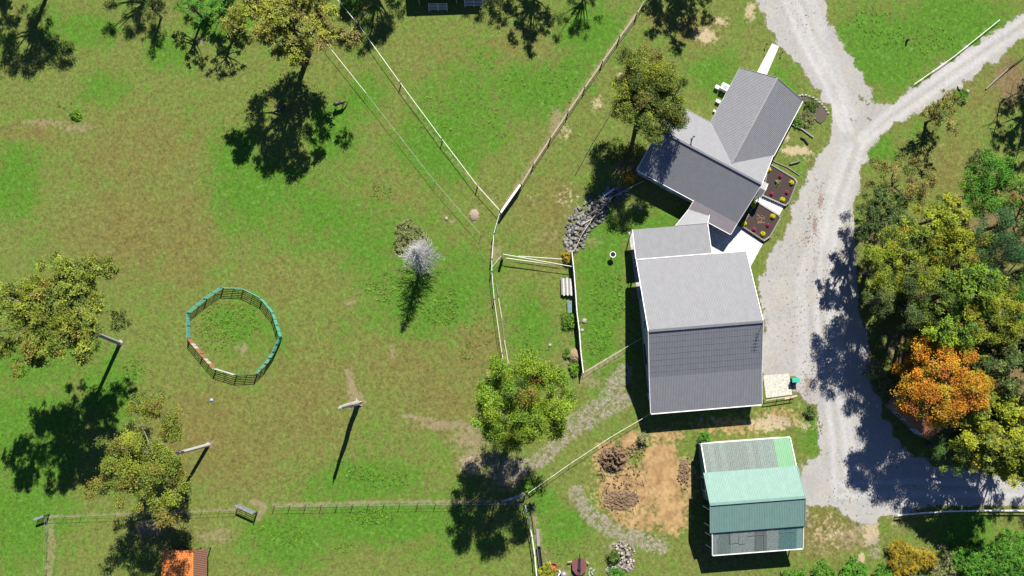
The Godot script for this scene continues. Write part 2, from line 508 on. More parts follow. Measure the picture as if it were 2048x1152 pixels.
	for i in bushes.size():
		var b: Array = bushes[i]
		shrub(b[0], "", P(b[1], b[2], b[4] * 0.6), b[3], b[4], b[5], 400 + i, "shrub", b[6], 0.55)

func texel(x: float, z: float) -> int:
	var i := clampi(int((x - X0) * CR), 0, cw - 1)
	var j := clampi(int((z - Z0) * CR), 0, ch - 1)
	return j * cw + i

func make_grass() -> void:
	var r := RandomNumberGenerator.new()
	r.seed = 99
	var st := SurfaceTool.new()
	st.begin(Mesh.PRIMITIVE_TRIANGLES)
	for i in 7:
		var an := i * 2.4
		var c := Vector3(cos(an), 0, sin(an)) * (0.05 + 0.035 * i)
		var lean := Vector3(cos(an * 1.7), 0, sin(an * 1.7)) * 0.12
		var s := Vector3(-sin(an), 0, cos(an)) * 0.028
		var tone := 0.8 + 0.08 * i
		st.set_color(Color(tone, tone, tone))
		st.set_normal(Vector3.UP)
		for p in [c - s, c + s, c + lean + Vector3(0, 0.07, 0)]:
			st.add_vertex(p)
	var mesh := st.commit()
	var data := ground_image.get_data()
	var lut := PackedFloat32Array()
	for i in 256:
		lut.append(pow(i / 255.0, 2.2))
	var n := 20000
	var buf := PackedFloat32Array()
	buf.resize(n * 16)
	var lo := P(-30, -20)
	var hi := P(2080, 1170)
	var wide := -lo.x
	var count := 0
	while count < n:
		var x := r.randf_range(-wide, wide)
		var z := r.randf_range(lo.z, hi.z)
		var k := texel(x, z)
		if grass_ok[k] < 60 or gravel_cells[k] != 0 or r.randf() > grass_ok[k] / 255.0:
			if r.randf() > 0.02:
				continue
		var s := r.randf_range(0.5, 1.1)
		var an := r.randf() * TAU
		var f := r.randf_range(0.9, 1.5)
		var o := count * 16
		var ca := cos(an) * s
		var sa := sin(an) * s
		buf[o] = ca
		buf[o + 2] = sa
		buf[o + 3] = x
		buf[o + 5] = s * r.randf_range(0.4, 0.9)
		buf[o + 8] = -sa
		buf[o + 10] = ca
		buf[o + 11] = z
		buf[o + 12] = lut[data[k * 3]] * f
		buf[o + 13] = lut[data[k * 3 + 1]] * f
		buf[o + 14] = lut[data[k * 3 + 2]] * f
		buf[o + 15] = 1.0
		count += 1
	stuff(crowd("grass", mesh, mats["blades"], self, buf), "short pasture grass over the whole field", "grass")
	# broad leaved weeds in bright patches
	buf = PackedFloat32Array()
	var pal := palette("weed")
	for b in [[460, 640, 60, 40, 150], [270, 740, 24, 30, 60], [300, 790, 40, 20, 50], [740, 1032, 50, 16, 160], [720, 945, 30, 14, 60], [690, 1095, 20, 10, 24], [780, 960, 40, 20, 50], [560, 1070, 60, 30, 60], [780, 575, 50, 30, 110], [880, 620, 40, 30, 120], [760, 385, 24, 18, 40], [980, 200, 60, 100, 50], [1100, 170, 60, 60, 40], [870, 230, 50, 40, 30], [1220, 590, 40, 50, 110], [1200, 680, 24, 40, 70], [1060, 690, 40, 40, 40], [1640, 860, 10, 30, 10], [905, 615, 14, 40, 50], [130, 210, 20, 10, 8], [430, 660, 40, 40, 80], [960, 640, 30, 60, 40], [940, 700, 20, 20, 24], [1130, 1090, 40, 20, 20], [1750, 60, 60, 40, 60], [1850, 80, 60, 30, 60]]:
		for i in b[4]:
			var an := r.randf() * TAU
			var d := sqrt(r.randf())
			row(buf, P(b[0] + cos(an) * d * b[2], b[1] + sin(an) * d * b[3]) + Vector3(0, 0.12, 0), r.randf_range(0.25, 0.5), r, pick(pal, r) * r.randf_range(0.7, 1.2), 0.5)
	stuff(crowd("weeds", leaf_mesh, mats["leaf"], self, buf), "bright broad leaved weeds in loose patches on the pasture", "weeds")
	# fallen leaves on the gravel
	buf = PackedFloat32Array()
	for b in [[1640, 400, 10, 40, 50], [1625, 460, 14, 50, 60], [1612, 480, 20, 20, 30], [1615, 775, 20, 60, 90], [1640, 620, 60, 160, 110], [1580, 620, 40, 100, 60], [1590, 40, 50, 60, 60], [1700, 1000, 80, 40, 60], [1790, 990, 60, 40, 60]]:
		for i in b[4]:
			var c := r.randf_range(0.6, 1.2)
			row(buf, P(b[0] + r.randfn() * b[2] * 0.6, b[1] + r.randfn() * b[3] * 0.6) + Vector3(0, 0.05, 0), r.randf_range(0.12, 0.28), r, Color(0.15, 0.085, 0.05) * c, 0.1)
	stuff(crowd("fallen_leaves", leaf_mesh, mats["leaf"], self, buf), "brown fallen leaves scattered on the gravel driveway", "leaves")

func _ready() -> void:
	var cam := Camera3D.new()
	cam.name = "camera"
	cam.position = Vector3(0, CAM_H, 0)
	cam.rotation_degrees = Vector3(-90.0 + TILT, 0, 0)
	cam.fov = rad_to_deg(2.0 * atan(576.0 / FOCAL))
	cam.near = 0.5
	cam.far = 3000.0
	add_child(cam)
	cam.current = true
	var env := Environment.new()
	env.background_mode = Environment.BG_SKY
	var sky := ProceduralSkyMaterial.new()
	sky.sky_top_color = Color(0.28, 0.39, 0.6)
	sky.sky_horizon_color = Color(0.55, 0.66, 0.8)
	sky.sky_curve = 0.12
	sky.ground_bottom_color = Color(0.25, 0.28, 0.18)
	sky.ground_horizon_color = Color(0.5, 0.55, 0.55)
	sky.sun_angle_max = 2.0
	env.sky = Sky.new()
	env.sky.sky_material = sky
	env.background_energy_multiplier = 0.46
	env.tonemap_mode = Environment.TONE_MAPPER_LINEAR
	env.tonemap_exposure = 2.4
	env.sdfgi_enabled = true
	env.ssao_enabled = true
	env.ssil_enabled = true
	var we := WorldEnvironment.new()
	we.name = "environment"
	we.environment = env
	add_child(we)
	var sun := DirectionalLight3D.new()
	sun.name = "sun"
	sun.light_energy = 1.6
	sun.light_color = Color(1.0, 0.98, 0.94)
	sun.light_angular_distance = 0.5
	sun.shadow_enabled = true
	add_child(sun)
	sun.look_at_from_position(Vector3.ZERO, Vector3(SUN_X * SUN_RUN, -1.0, SUN_Z * SUN_RUN), Vector3.UP)
	make_materials()
	make_ground()
	make_house()
	make_garage()
	make_barn()
	make_sheds()
	make_fences()
	make_pen()
	make_trees()
	make_yard()
	make_grass()
# ---------------------------------------------------------------- ground
func survey() -> void:
	# lush grass
	for b in [[30, 350, 70, 110, 1], [60, 730, 150, 70, 0.9], [60, 870, 130, 150, 1], [40, 1050, 150, 120, 1], [220, 790, 80, 100, 1], [480, 640, 85, 75, 0.9], [470, 310, 70, 90, 1], [520, 390, 150, 110, 1], [640, 420, 190, 110, 0.75], [660, 260, 80, 90, 1], [720, 200, 70, 70, 0.9], [900, 560, 140, 100, 0.8], [840, 620, 140, 110, 0.9], [880, 290, 120, 130, 1], [760, 480, 160, 120, 0.7], [930, 200, 140, 160, 0.8], [1050, 180, 130, 90, 0.9], [1180, 60, 100, 100, 1], [1150, 150, 70, 80, 0.9]]:
		blob("lush", b[0], b[1], b[2], b[3], b[4])
	for b in [[720, 965, 150, 60, 1], [570, 1080, 130, 80, 1], [760, 1040, 220, 60, 1], [900, 1100, 120, 60, 0.6], [1060, 640, 70, 100, 0.9], [1200, 600, 70, 200, 1], [1215, 480, 90, 70, 0.9], [1205, 700, 70, 60, 1], [1310, 440, 90, 40, 0.8], [1130, 1060, 70, 70, 0.9], [1085, 1010, 40, 40, 1], [1760, 110, 150, 130, 1.2], [1900, 50, 190, 90, 1.2], [1565, 180, 60, 90, 0.8], [1440, 150, 80, 80, 1], [1755, 300, 50, 60, 0.9], [1930, 1060, 90, 50, 1], [430, 40, 90, 60, 1], [330, 100, 70, 60, 0.8], [151, 228, 16, 14, 1.5], [160, 60, 120, 60, 0.7], [200, 180, 80, 60, 0.7], [560, 700, 60, 60, 0.5], [1620, 860, 30, 60, 0.8], [1800, 990, 40, 40, 0.7]]:
		blob("lush", b[0], b[1], b[2], b[3], b[4])
	# dry brown grass
	for b in [[270, 300, 180, 130, 0.8], [250, 460, 190, 130, 1], [370, 470, 90, 170, 0.9], [400, 860, 180, 130, 1], [480, 900, 140, 130, 0.9], [610, 800, 140, 170, 0.8], [820, 720, 170, 90, 0.8], [880, 800, 130, 90, 0.9], [950, 700, 80, 80, 0.9], [60, 265, 90, 30, 1], [1390, 60, 80, 50, 1], [1320, 40, 60, 40, 0.6], [1110, 420, 70, 120, 0.8], [1060, 420, 60, 60, 0.6], [1620, 1060, 150, 70, 1], [1900, 330, 100, 90, 0.8], [1790, 1010, 60, 40, 0.8], [760, 380, 120, 60, 0.5], [1040, 90, 120, 60, 0.5], [880, 110, 110, 60, 0.5], [1960, 180, 100, 80, 0.6], [330, 1050, 120, 60, 0.7], [560, 560, 120, 60, 0.5], [1440, 1110, 120, 40, 0.8], [1100, 500, 60, 60, 0.7]]:
		blob("dry", b[0], b[1], b[2], b[3], b[4])
	# bare earth
	for b in [[90, 245, 80, 14, 0.75], [150, 255, 60, 16, 0.8], [948, 428, 15, 18, 1.3], [900, 440, 14, 12, 0.7], [1110, 240, 22, 50, 0.85], [700, 605, 18, 14, 0.8], [785, 705, 14, 22, 0.8], [485, 695, 20, 18, 0.8], [700, 770, 14, 60, 0.8], [712, 800, 26, 30, 0.9], [300, 1055, 60, 26, 0.9], [430, 1070, 60, 26, 0.7], [900, 850, 120, 16, 0.8], [940, 880, 70, 40, 0.8], [950, 920, 60, 40, 0.9], [1010, 950, 70, 50, 0.9], [1140, 715, 36, 40, 0.7], [1180, 760, 40, 30, 0.7], [405, 80, 26, 14, 0.8], [990, 505, 20, 30, 0.8], [1150, 450, 30, 60, 0.6], [1785, 690, 30, 60, 0.7], [1820, 715, 50, 40, 0.6], [1180, 480, 30, 20, 0.6], [1700, 1075, 60, 40, 0.8], [240, 690, 14, 10, 0.9], [420, 885, 16, 14, 0.8], [1700, 260, 20, 20, 0.4], [1105, 1140, 60, 20, 0.7], [1640, 1085, 90, 50, 0.5], [1990, 560, 90, 60, 0.8], [2020, 640, 60, 60, 0.6], [1090, 470, 60, 40, 0.4]]:
		blob("bare", b[0], b[1], b[2], b[3], b[4])
	stroke("bare", [Vector2(500, 1000), Vector2(528, 1010), Vector2(515, 1035)], 14, 0.9)
	stroke("bare", [Vector2(545, 1008), Vector2(800, 1002), Vector2(1040, 1000)], 10, 0.75)
	stroke("bare", [Vector2(98, 1031), Vector2(300, 1024), Vector2(470, 1016)], 8, 0.6)
	stroke("bare", [Vector2(98, 1040), Vector2(102, 1090), Vector2(95, 1160)], 22, 0.65)
	stroke("bare", [Vector2(805, 830), Vector2(870, 840), Vector2(960, 860)], 12, 0.8)
	stroke("bare", [Vector2(690, 740), Vector2(706, 770), Vector2(714, 800)], 10, 1.0)
	stroke("bare", [Vector2(790, 170), Vector2(880, 290), Vector2(995, 415)], 9, 0.55)
	stroke("bare", [Vector2(1270, 30), Vector2(1140, 215), Vector2(1010, 410)], 20, 0.7)
	stroke("bare", [Vector2(1165, 750), Vector2(1240, 705)], 20, 0.7)
	stroke("bare", [Vector2(1060, 1010), Vector2(1078, 1080), Vector2(1090, 1140)], 18, 0.6)
	# clay that was dug over
	fill("clay", [Vector2(1292, 893), Vector2(1348, 889), Vector2(1356, 985), Vector2(1318, 990), Vector2(1300, 970)], 1.0)
	for b in [[1320, 930, 60, 70, 1.0], [1265, 880, 40, 30, 1], [1220, 920, 60, 60, 0.8], [1260, 980, 110, 80, 0.9], [1340, 1020, 60, 70, 0.9], [1240, 1010, 70, 60, 0.7], [1370, 960, 40, 80, 0.7], [1470, 850, 160, 34, 0.6], [1560, 835, 90, 40, 0.6], [1330, 870, 70, 24, 0.7], [1280, 1040, 90, 40, 0.7]]:
		blob("clay", b[0], b[1], b[2], b[3], b[4])
	# straw and mown stalks
	for b in [[1410, 70, 40, 30, 0.9], [1440, 40, 30, 24, 0.7], [1590, 300, 50, 16, 1.1], [1610, 310, 40, 24, 0.5], [1570, 270, 20, 30, 0.6], [1130, 260, 26, 30, 0.6], [1195, 205, 24, 30, 0.7], [1240, 150, 20, 14, 0.7], [1540, 845, 70, 26, 0.9], [1610, 850, 40, 20, 0.6], [1500, 20, 20, 40, 0.8], [940, 930, 40, 30, 0.7], [1655, 1060, 80, 60, 0.5], [1740, 1060, 26, 50, 1.0], [1720, 1120, 14, 30, 0.9], [1800, 1045, 40, 24, 0.5], [1130, 390, 40, 40, 0.5], [1070, 390, 40, 30, 0.3]]:
		blob("straw", b[0], b[1], b[2], b[3], b[4])
	# leaf litter below the trees
	for b in [[1900, 560, 160, 180, 0.9], [1850, 700, 110, 120, 0.8], [1990, 700, 120, 160, 1], [1820, 800, 70, 60, 0.8], [1900, 800, 130, 100, 1], [2000, 470, 100, 90, 0.9], [1950, 880, 130, 70, 0.8], [1750, 480, 50, 110, 0.7], [2020, 160, 60, 90, 0.7], [590, 100, 110, 60, 0.4], [1250, 330, 70, 70, 0.5], [300, 20, 100, 40, 0.4]]:
		blob("litter", b[0], b[1], b[2], b[3], b[4])
	# gravel
	fill("gravel", [Vector2(1500, -60), Vector2(1516, 0), Vector2(1530, 40), Vector2(1556, 92), Vector2(1597, 125), Vector2(1622, 165), Vector2(1650, 205), Vector2(1664, 240), Vector2(1664, 268), Vector2(1644, 300), Vector2(1625, 330), Vector2(1608, 365), Vector2(1590, 405), Vector2(1578, 440), Vector2(1570, 472), Vector2(1548, 486), Vector2(1536, 520), Vector2(1520, 560), Vector2(1526, 600), Vector2(1531, 748), Vector2(1590, 748), Vector2(1588, 790), Vector2(1625, 800), Vector2(1640, 845), Vector2(1648, 915), Vector2(1606, 925), Vector2(1606, 1008), Vector2(1660, 1010), Vector2(1690, 1030), Vector2(1735, 1050), Vector2(1770, 1025), Vector2(1840, 1016), Vector2(1930, 1012), Vector2(2120, 1012), Vector2(2120, 948), Vector2(1950, 944), Vector2(1870, 932), Vector2(1800, 900), Vector2(1764, 830), Vector2(1748, 780), Vector2(1730, 690), Vector2(1718, 600), Vector2(1708, 540), Vector2(1702, 450), Vector2(1708, 400), Vector2(1716, 360), Vector2(1728, 318), Vector2(1752, 272), Vector2(1790, 244), Vector2(1850, 216), Vector2(1920, 168), Vector2(1990, 116), Vector2(2060, 62), Vector2(2140, 0), Vector2(2120, -25), Vector2(2048, 24), Vector2(1990, 62), Vector2(1900, 120), Vector2(1830, 172), Vector2(1775, 212), Vector2(1752, 214), Vector2(1735, 172), Vector2(1710, 130), Vector2(1668, 70), Vector2(1645, 5), Vector2(1640, -60)])
	stroke("track", [Vector2(1250, 800), Vector2(1190, 830), Vector2(1130, 870), Vector2(1085, 915), Vector2(1020, 945)], 40, 0.66)
	stroke("track", [Vector2(1246, 745), Vector2(1225, 775), Vector2(1205, 810), Vector2(1140, 850)], 50, 0.66)
	stroke("track", [Vector2(1150, 985), Vector2(1175, 1025), Vector2(1225, 1060), Vector2(1320, 1092)], 42, 0.68)
	stroke("track", [Vector2(1600, 930), Vector2(1610, 1050)], 30, 0.5)
	for b in [[1010, 925, 60, 40, 0.62], [1730, 235, 30, 22, 0.6], [1725, 1040, 40, 30, 0.6], [1745, 1090, 22, 40, 0.7], [1240, 1100, 46, 40, 0.65], [1560, 840, 80, 20, 0.5], [1160, 440, 40, 70, 0.55], [1420, 838, 60, 14, 0.5]]:
		blob("track", b[0], b[1], b[2], b[3], b[4])
	for b in [[1724, 198, 30, 26, 0.75], [1704, 240, 16, 22, 0.6], [1738, 238, 26, 16, 0.6], [1590, 70, 16, 14, 0.5], [1660, 225, 20, 40, 0.4]]:
		blob("turf", b[0], b[1], b[2], b[3], b[4])
	# wheel-worn paler and browner lines on the gravel
	for s in [[1585, 0, 1680, 240], [1620, 0, 1700, 230], [1690, 300, 1600, 560], [1720, 320, 1650, 500], [1600, 560, 1605, 760], [1660, 520, 1680, 760], [1680, 780, 1710, 960]]:
		stroke("worn", [Vector2(s[0], s[1]), Vector2(s[2], s[3])], 30, 0.55)
	for s in [[0, 0], [26, 20]]:
		stroke("worn", [Vector2(2070 + s[0] * 0.3, 20 + s[1]), Vector2(1990 + s[0] * 0.3, 72 + s[1]), Vector2(1905 + s[0] * 0.3, 130 + s[1]), Vector2(1835 + s[0] * 0.3, 180 + s[1]), Vector2(1770 + s[0] * 0.3, 226 + s[1]), Vector2(1718 + s[0] * 0.2, 276 + s[1] * 0.5)], 15, 1.0)
	for s in [0.0, 24.0]:
		stroke("worn", [Vector2(1700 + s, 290), Vector2(1668 + s, 380), Vector2(1640 + s, 500), Vector2(1632 + s, 640), Vector2(1648 + s, 760), Vector2(1664 + s, 880), Vector2(1668 + s, 980)], 13, 1.0)
		stroke("worn", [Vector2(1560 + s, -20), Vector2(1600 + s, 80), Vector2(1650 + s, 170), Vector2(1685 + s * 0.6, 260)], 13, 1.0)
		stroke("worn", [Vector2(1670, 968 + s), Vector2(1800, 962 + s), Vector2(2060, 966 + s)], 12, 1.0)
	for b in [[1640, 400, 8, 30, 0.8], [1628, 450, 10, 40, 0.8], [1612, 480, 14, 14, 0.6], [1640, 585, 7, 7, 1], [1612, 770, 14, 60, 0.7], [1640, 480, 60, 80, 0.25], [1560, 640, 40, 120, 0.2], [1620, 970, 40, 40, 0.4], [1770, 990, 80, 40, 0.3]]:
		blob("leaves", b[0], b[1], b[2], b[3], b[4])

func smooth(a: float, b: float, x: float) -> float:
	var t := clampf((x - a) / (b - a), 0.0, 1.0)
	return t * t * (3.0 - 2.0 * t)

func make_ground() -> void:
	survey()
	var lush := spread("lush", 4)
	var dry := spread("dry", 4)
	var bare := spread("bare", 1)
	var clay := spread("clay", 2)
	var straw := spread("straw", 2)
	var litter := spread("litter", 2)
	var track := spread("track", 2)
	var grav := spread("gravel", 6)
	var turf := spread("turf", 1)
	var worn := spread("worn", 2)
	var leaves := spread("leaves", 1)
	var na := field(11, 14.0, 3)
	var nb := field(12, 3.2, 3)
	var nc := field(13, 0.9, 3)
	var grit := RandomNumberGenerator.new()
	grit.seed = 14
	var nd := field(14, 0.5, 2)
	for i in nd.size():
		nd[i] = (nd[i] + (grit.randi() & 255) + 128) / 4 + 32
	var ne := field(15, 1.6, 4)
	var table := PackedByteArray()
	table.resize(2049)
	for i in 2049:
		table[i] = int(255.0 * pow(i / 2048.0, 1.0 / 2.2) + 0.5)
	var out := PackedByteArray()
	out.resize(cw * ch * 3)
	var stones := PackedByteArray()
	stones.resize(cw * ch * 3)
	gravel_cells = PackedByteArray()
	gravel_cells.resize(cw * ch)
	grass_ok = PackedByteArray()
	grass_ok.resize(cw * ch)
	var k8 := 1.0 / 255.0
	for i in cw * ch:
		var a := na[i] * k8 - 0.5
		var b := nb[i] * k8 - 0.5
		var c := nc[i] * k8 - 0.5
		var d := nd[i] * k8 - 0.5
		var e := ne[i] * k8 - 0.5
		var l := smooth(0.08, 0.92, 0.26 + lush[i] * k8 * 0.72 + a * 0.45 + b * 0.8 + c * 0.4 + e * 0.25 - dry[i] * k8 * 0.3)
		var w := clampf(dry[i] * k8 * 0.95 - lush[i] * k8 * 0.4 + a * 0.3 - b * 0.7 + e * 0.6 - c * 0.25 - 0.11, 0.0, 1.0)
		var r := lerpf(0.099, 0.051, l)
		var g := lerpf(0.12, 0.126, l)
		var u := lerpf(0.024, 0.009, l)
		r = lerpf(r, 0.118, w * 0.75)
		g = lerpf(g, 0.089, w * 0.75)
		u = lerpf(u, 0.027, w * 0.75)
		var fine := 1.0 + d * 1.7 + c * 0.6 + e * 0.3 + b * 0.2
		r *= fine
		g *= fine
		u *= fine
		var rough := c * 0.5 + d * 0.5 + e * 0.5
		var bald := 0.0
		var t := smooth(0.3, 0.62, litter[i] * k8 + rough * 0.8)
		if t > 0.0:
			r = lerpf(r, 0.13 * fine, t * 0.8)
			g = lerpf(g, 0.083 * fine, t * 0.8)
			u = lerpf(u, 0.045 * fine, t * 0.8)
			bald = t * 0.7
		t = smooth(0.25, 0.95, bare[i] * k8 + rough * 1.2)
		if t > 0.0:
			r = lerpf(r, 0.2 * (1.0 + d * 0.6), t * 0.75)
			g = lerpf(g, 0.15 * (1.0 + d * 0.6), t * 0.75)
			u = lerpf(u, 0.095 * (1.0 + d * 0.6), t * 0.75)
			bald = maxf(bald, t)
		t = smooth(0.3, 0.7, clay[i] * k8 + rough)
		if t > 0.0:
			r = lerpf(r, 0.275 * (1.0 + d * 0.4 + b * 0.8 + c * 0.5), t * 0.9)
			g = lerpf(g, 0.17 * (1.0 + d * 0.5 + b * 0.9 + c * 0.5), t * 0.9)
			u = lerpf(u, 0.08 * (1.0 + d * 0.5 + b * 0.9 + c * 0.5), t * 0.9)
			bald = maxf(bald, t)
		t = smooth(0.35, 0.8, straw[i] * k8 + rough * 1.1)
		if t > 0.0:
			r = lerpf(r, 0.34 * (1.0 + d), t * 0.85)
			g = lerpf(g, 0.27 * (1.0 + d), t * 0.85)
			u = lerpf(u, 0.17 * (1.0 + d), t * 0.85)
			bald = maxf(bald, t * 0.8)
		# gravel that thins out into the grass
		var gv := maxf(grav[i] * k8, 0.0)
		var edge := gv - turf[i] * k8 * 0.8 + rough * 0.75 + b * 0.35
		t = maxf(smooth(0.12, 0.6, edge), smooth(0.25, 0.95, track[i] * k8 + rough * 1.3) * 0.85)
		if t > 0.0:
			r = lerpf(r, 0.215 * (1.0 + d * 0.6), t * 0.8)
			g = lerpf(g, 0.183 * (1.0 + d * 0.6), t * 0.8)
			u = lerpf(u, 0.15 * (1.0 + d * 0.6), t * 0.7)
			bald = maxf(bald, t)
		var o := i * 3
		out[o] = table[int(clampf(r, 0.004, 1.0) * 2048.0)]
		out[o + 1] = table[int(clampf(g, 0.004, 1.0) * 2048.0)]
		out[o + 2] = table[int(clampf(u, 0.003, 1.0) * 2048.0)]
		grass_ok[i] = int(255.0 * (1.0 - bald))
		if edge > 0.42 or track[i] * k8 + rough * 1.7 + d * 1.2 > 0.8:
			gravel_cells[i] = 1 if edge > 0.42 else 2
		if gv > 0.02 or track[i] > 40:
			var s := 0.278 * (1.0 + d * 0.6 + c * 0.2 + a * 0.16 + b * 0.1)
			var warm := clampf(0.45 + b * 1.3 + e * 0.8 - worn[i] * k8 * 0.5, 0.0, 1.0)
			s *= 0.9 + worn[i] * k8 * 0.21
			if d < -0.2 and c < -0.04:
				s *= 0.62
			r = s * lerpf(1.0, 1.045, warm)
			g = s * lerpf(0.985, 0.985, warm)
			u = s * lerpf(0.97, 0.87, warm)
			t = smooth(0.45, 0.8, leaves[i] * k8 + d * 1.1 + c * 0.5)
			r = lerpf(r, 0.17, t * 0.8)
			g = lerpf(g, 0.10, t * 0.8)
			u = lerpf(u, 0.065, t * 0.8)
			t = smooth(0.45, 0.8, track[i] * k8 * 0.5 + e * 0.9 + 0.1) * (1.0 if track[i] > 60 else 0.0)
			r = lerpf(r, 0.17, t * 0.6)
			g = lerpf(g, 0.135, t * 0.6)
			u = lerpf(u, 0.09, t * 0.6)
			if track[i] > 60 and gv < 0.3:
				r *= 0.84
				g *= 0.77
				u *= 0.67
			stones[o] = table[int(clampf(r, 0.0, 1.0) * 2048.0)]
			stones[o + 1] = table[int(clampf(g, 0.0, 1.0) * 2048.0)]
			stones[o + 2] = table[int(clampf(u, 0.0, 1.0) * 2048.0)]
	ground_image = Image.create_from_data(cw, ch, false, Image.FORMAT_RGB8, out)
	var m := StandardMaterial3D.new()
	m.albedo_texture = ImageTexture.create_from_image(ground_image)
	m.roughness = 0.95
	m.texture_repeat = false
	m.metallic_specular = 0.2
	# the meadow goes on past the surveyed field as one sheet
	var mesh := ArrayMesh.new()
	var st := SurfaceTool.new()
	st.begin(Mesh.PRIMITIVE_TRIANGLES)
	sheet(st, X0, Z0, X0 + GW, Z0 + GD)
	st.commit(mesh)
	var far := StandardMaterial3D.new()
	far.albedo_color = lin(0.085, 0.11, 0.02)
	far.albedo_texture = noise_picture(31, 0.02, 0.45, 5, 512)
	far.uv1_triplanar = true
	far.uv1_world_triplanar = true
	far.uv1_scale = Vector3.ONE * 0.03
	far.roughness = 0.95
	var st2 := SurfaceTool.new()
	st2.begin(Mesh.PRIMITIVE_TRIANGLES)
	sheet(st2, -900, -900, 900, Z0)
	sheet(st2, -900, Z0 + GD, 900, 900)
	sheet(st2, -900, Z0, X0, Z0 + GD)
	sheet(st2, X0 + GW, Z0, 900, Z0 + GD)
	st2.commit(mesh)
	mesh.surface_set_material(0, m)
	mesh.surface_set_material(1, far)
	var o := MeshInstance3D.new()
	o.name = "ground"
	o.mesh = mesh
	add_child(o, true)
	structure(o)
	tag(o, "green and brown pasture grass with bare patches over the whole farm", "ground")
	# the gravel lies on it as sheets of its own with frayed edges
	var gm := StandardMaterial3D.new()
	gm.albedo_texture = ImageTexture.create_from_image(Image.create_from_data(cw, ch, false, Image.FORMAT_RGB8, stones))
	gm.roughness = 0.95
	gm.texture_repeat = false
	gm.metallic_specular = 0.2
	for kind in [1, 2]:
		var sg := SurfaceTool.new()
		sg.begin(Mesh.PRIMITIVE_TRIANGLES)
		for j in ch:
			var start := -1
			for i2 in cw + 1:
				var here: bool = i2 < cw and gravel_cells[j * cw + i2] == kind
				if here and start < 0:
					start = i2
				elif not here and start >= 0:
					var s := 1.0 / CR
					sheet(sg, X0 + start * s, Z0 + j * s, X0 + i2 * s, Z0 + (j + 1) * s, 0.02)
					start = -1
		var go := MeshInstance3D.new()
		go.name = "gravel_driveway" if kind == 1 else "gravel_track"
		go.mesh = sg.commit()
		go.material_override = gm
		add_child(go, true)
		structure(go)
		tag(go, "pale grey gravel driveway curving past the house and garage with a lane joining" if kind == 1 else "thin worn gravel tracks crossing the grass below the grey garage", "driveway" if kind == 1 else "track")

func sheet(st: SurfaceTool, xa: float, za: float, xb: float, zb: float, y := 0.0) -> void:
	for p in [[xa, za], [xb, za], [xb, zb], [xa, za], [xb, zb], [xa, zb]]:
		st.set_normal(Vector3.UP)
		st.set_uv(Vector2((p[0] - X0) / GW, (p[1] - Z0) / GD))
		st.add_vertex(Vector3(p[0], y, p[1]))

# ---------------------------------------------------------------- plants
func leaf_clump(seed_: int, leaves: int, reach: float, long: float, wide: float, flatness := 0.5) -> ArrayMesh:
	var r := RandomNumberGenerator.new()
	r.seed = seed_
	var st := SurfaceTool.new()
	st.begin(Mesh.PRIMITIVE_TRIANGLES)
	for i in leaves:
		var c := Vector3(r.randfn(), r.randfn() * 0.7, r.randfn()) * reach * 0.5
		var n := Vector3(r.randfn() - 0.15, absf(r.randfn()) * 0.6 + flatness * 1.7, r.randfn() - 0.7).normalized()
		var t := n.cross(Vector3(r.randfn(), r.randfn(), r.randfn())).normalized()
		var s := n.cross(t)
		var l := long * r.randf_range(0.7, 1.25)
		var w := wide * r.randf_range(0.7, 1.25)
		var tone := r.randf_range(0.75, 1.2)
		st.set_color(Color(tone, tone, tone))
		for p in [c - t * l, c + s * w, c + t * l, c - t * l, c + t * l, c - s * w]:
			st.set_normal(n)
			st.add_vertex(p)
	return st.commit()

func crowd(called: String, mesh: Mesh, m: Material, parent: Node, buffer: PackedFloat32Array) -> MultiMeshInstance3D:
	var mm := MultiMesh.new()
	mm.transform_format = MultiMesh.TRANSFORM_3D
	mm.use_colors = true
	mm.mesh = mesh
	mm.instance_count = buffer.size() / 16
	mm.buffer = buffer
	var o := MultiMeshInstance3D.new()
	o.name = called
	o.multimesh = mm
	o.material_override = m
	parent.add_child(o, true)
	return o

func row(buffer: PackedFloat32Array, at: Vector3, size: float, r: RandomNumberGenerator, c: Color, squash := 1.0) -> void:
	var an := r.randf() * TAU
	var tilt := r.randf_range(-0.35, 0.35)
	var b := Basis(Vector3.UP, an) * Basis(Vector3.RIGHT, tilt)
	var x := b.x * size
	var y := b.y * size * squash
	var z := b.z * size
	buffer.append_array(PackedFloat32Array([x.x, y.x, z.x, at.x, x.y, y.y, z.y, at.y, x.z, y.z, z.z, at.z, c.r, c.g, c.b, 1.0]))

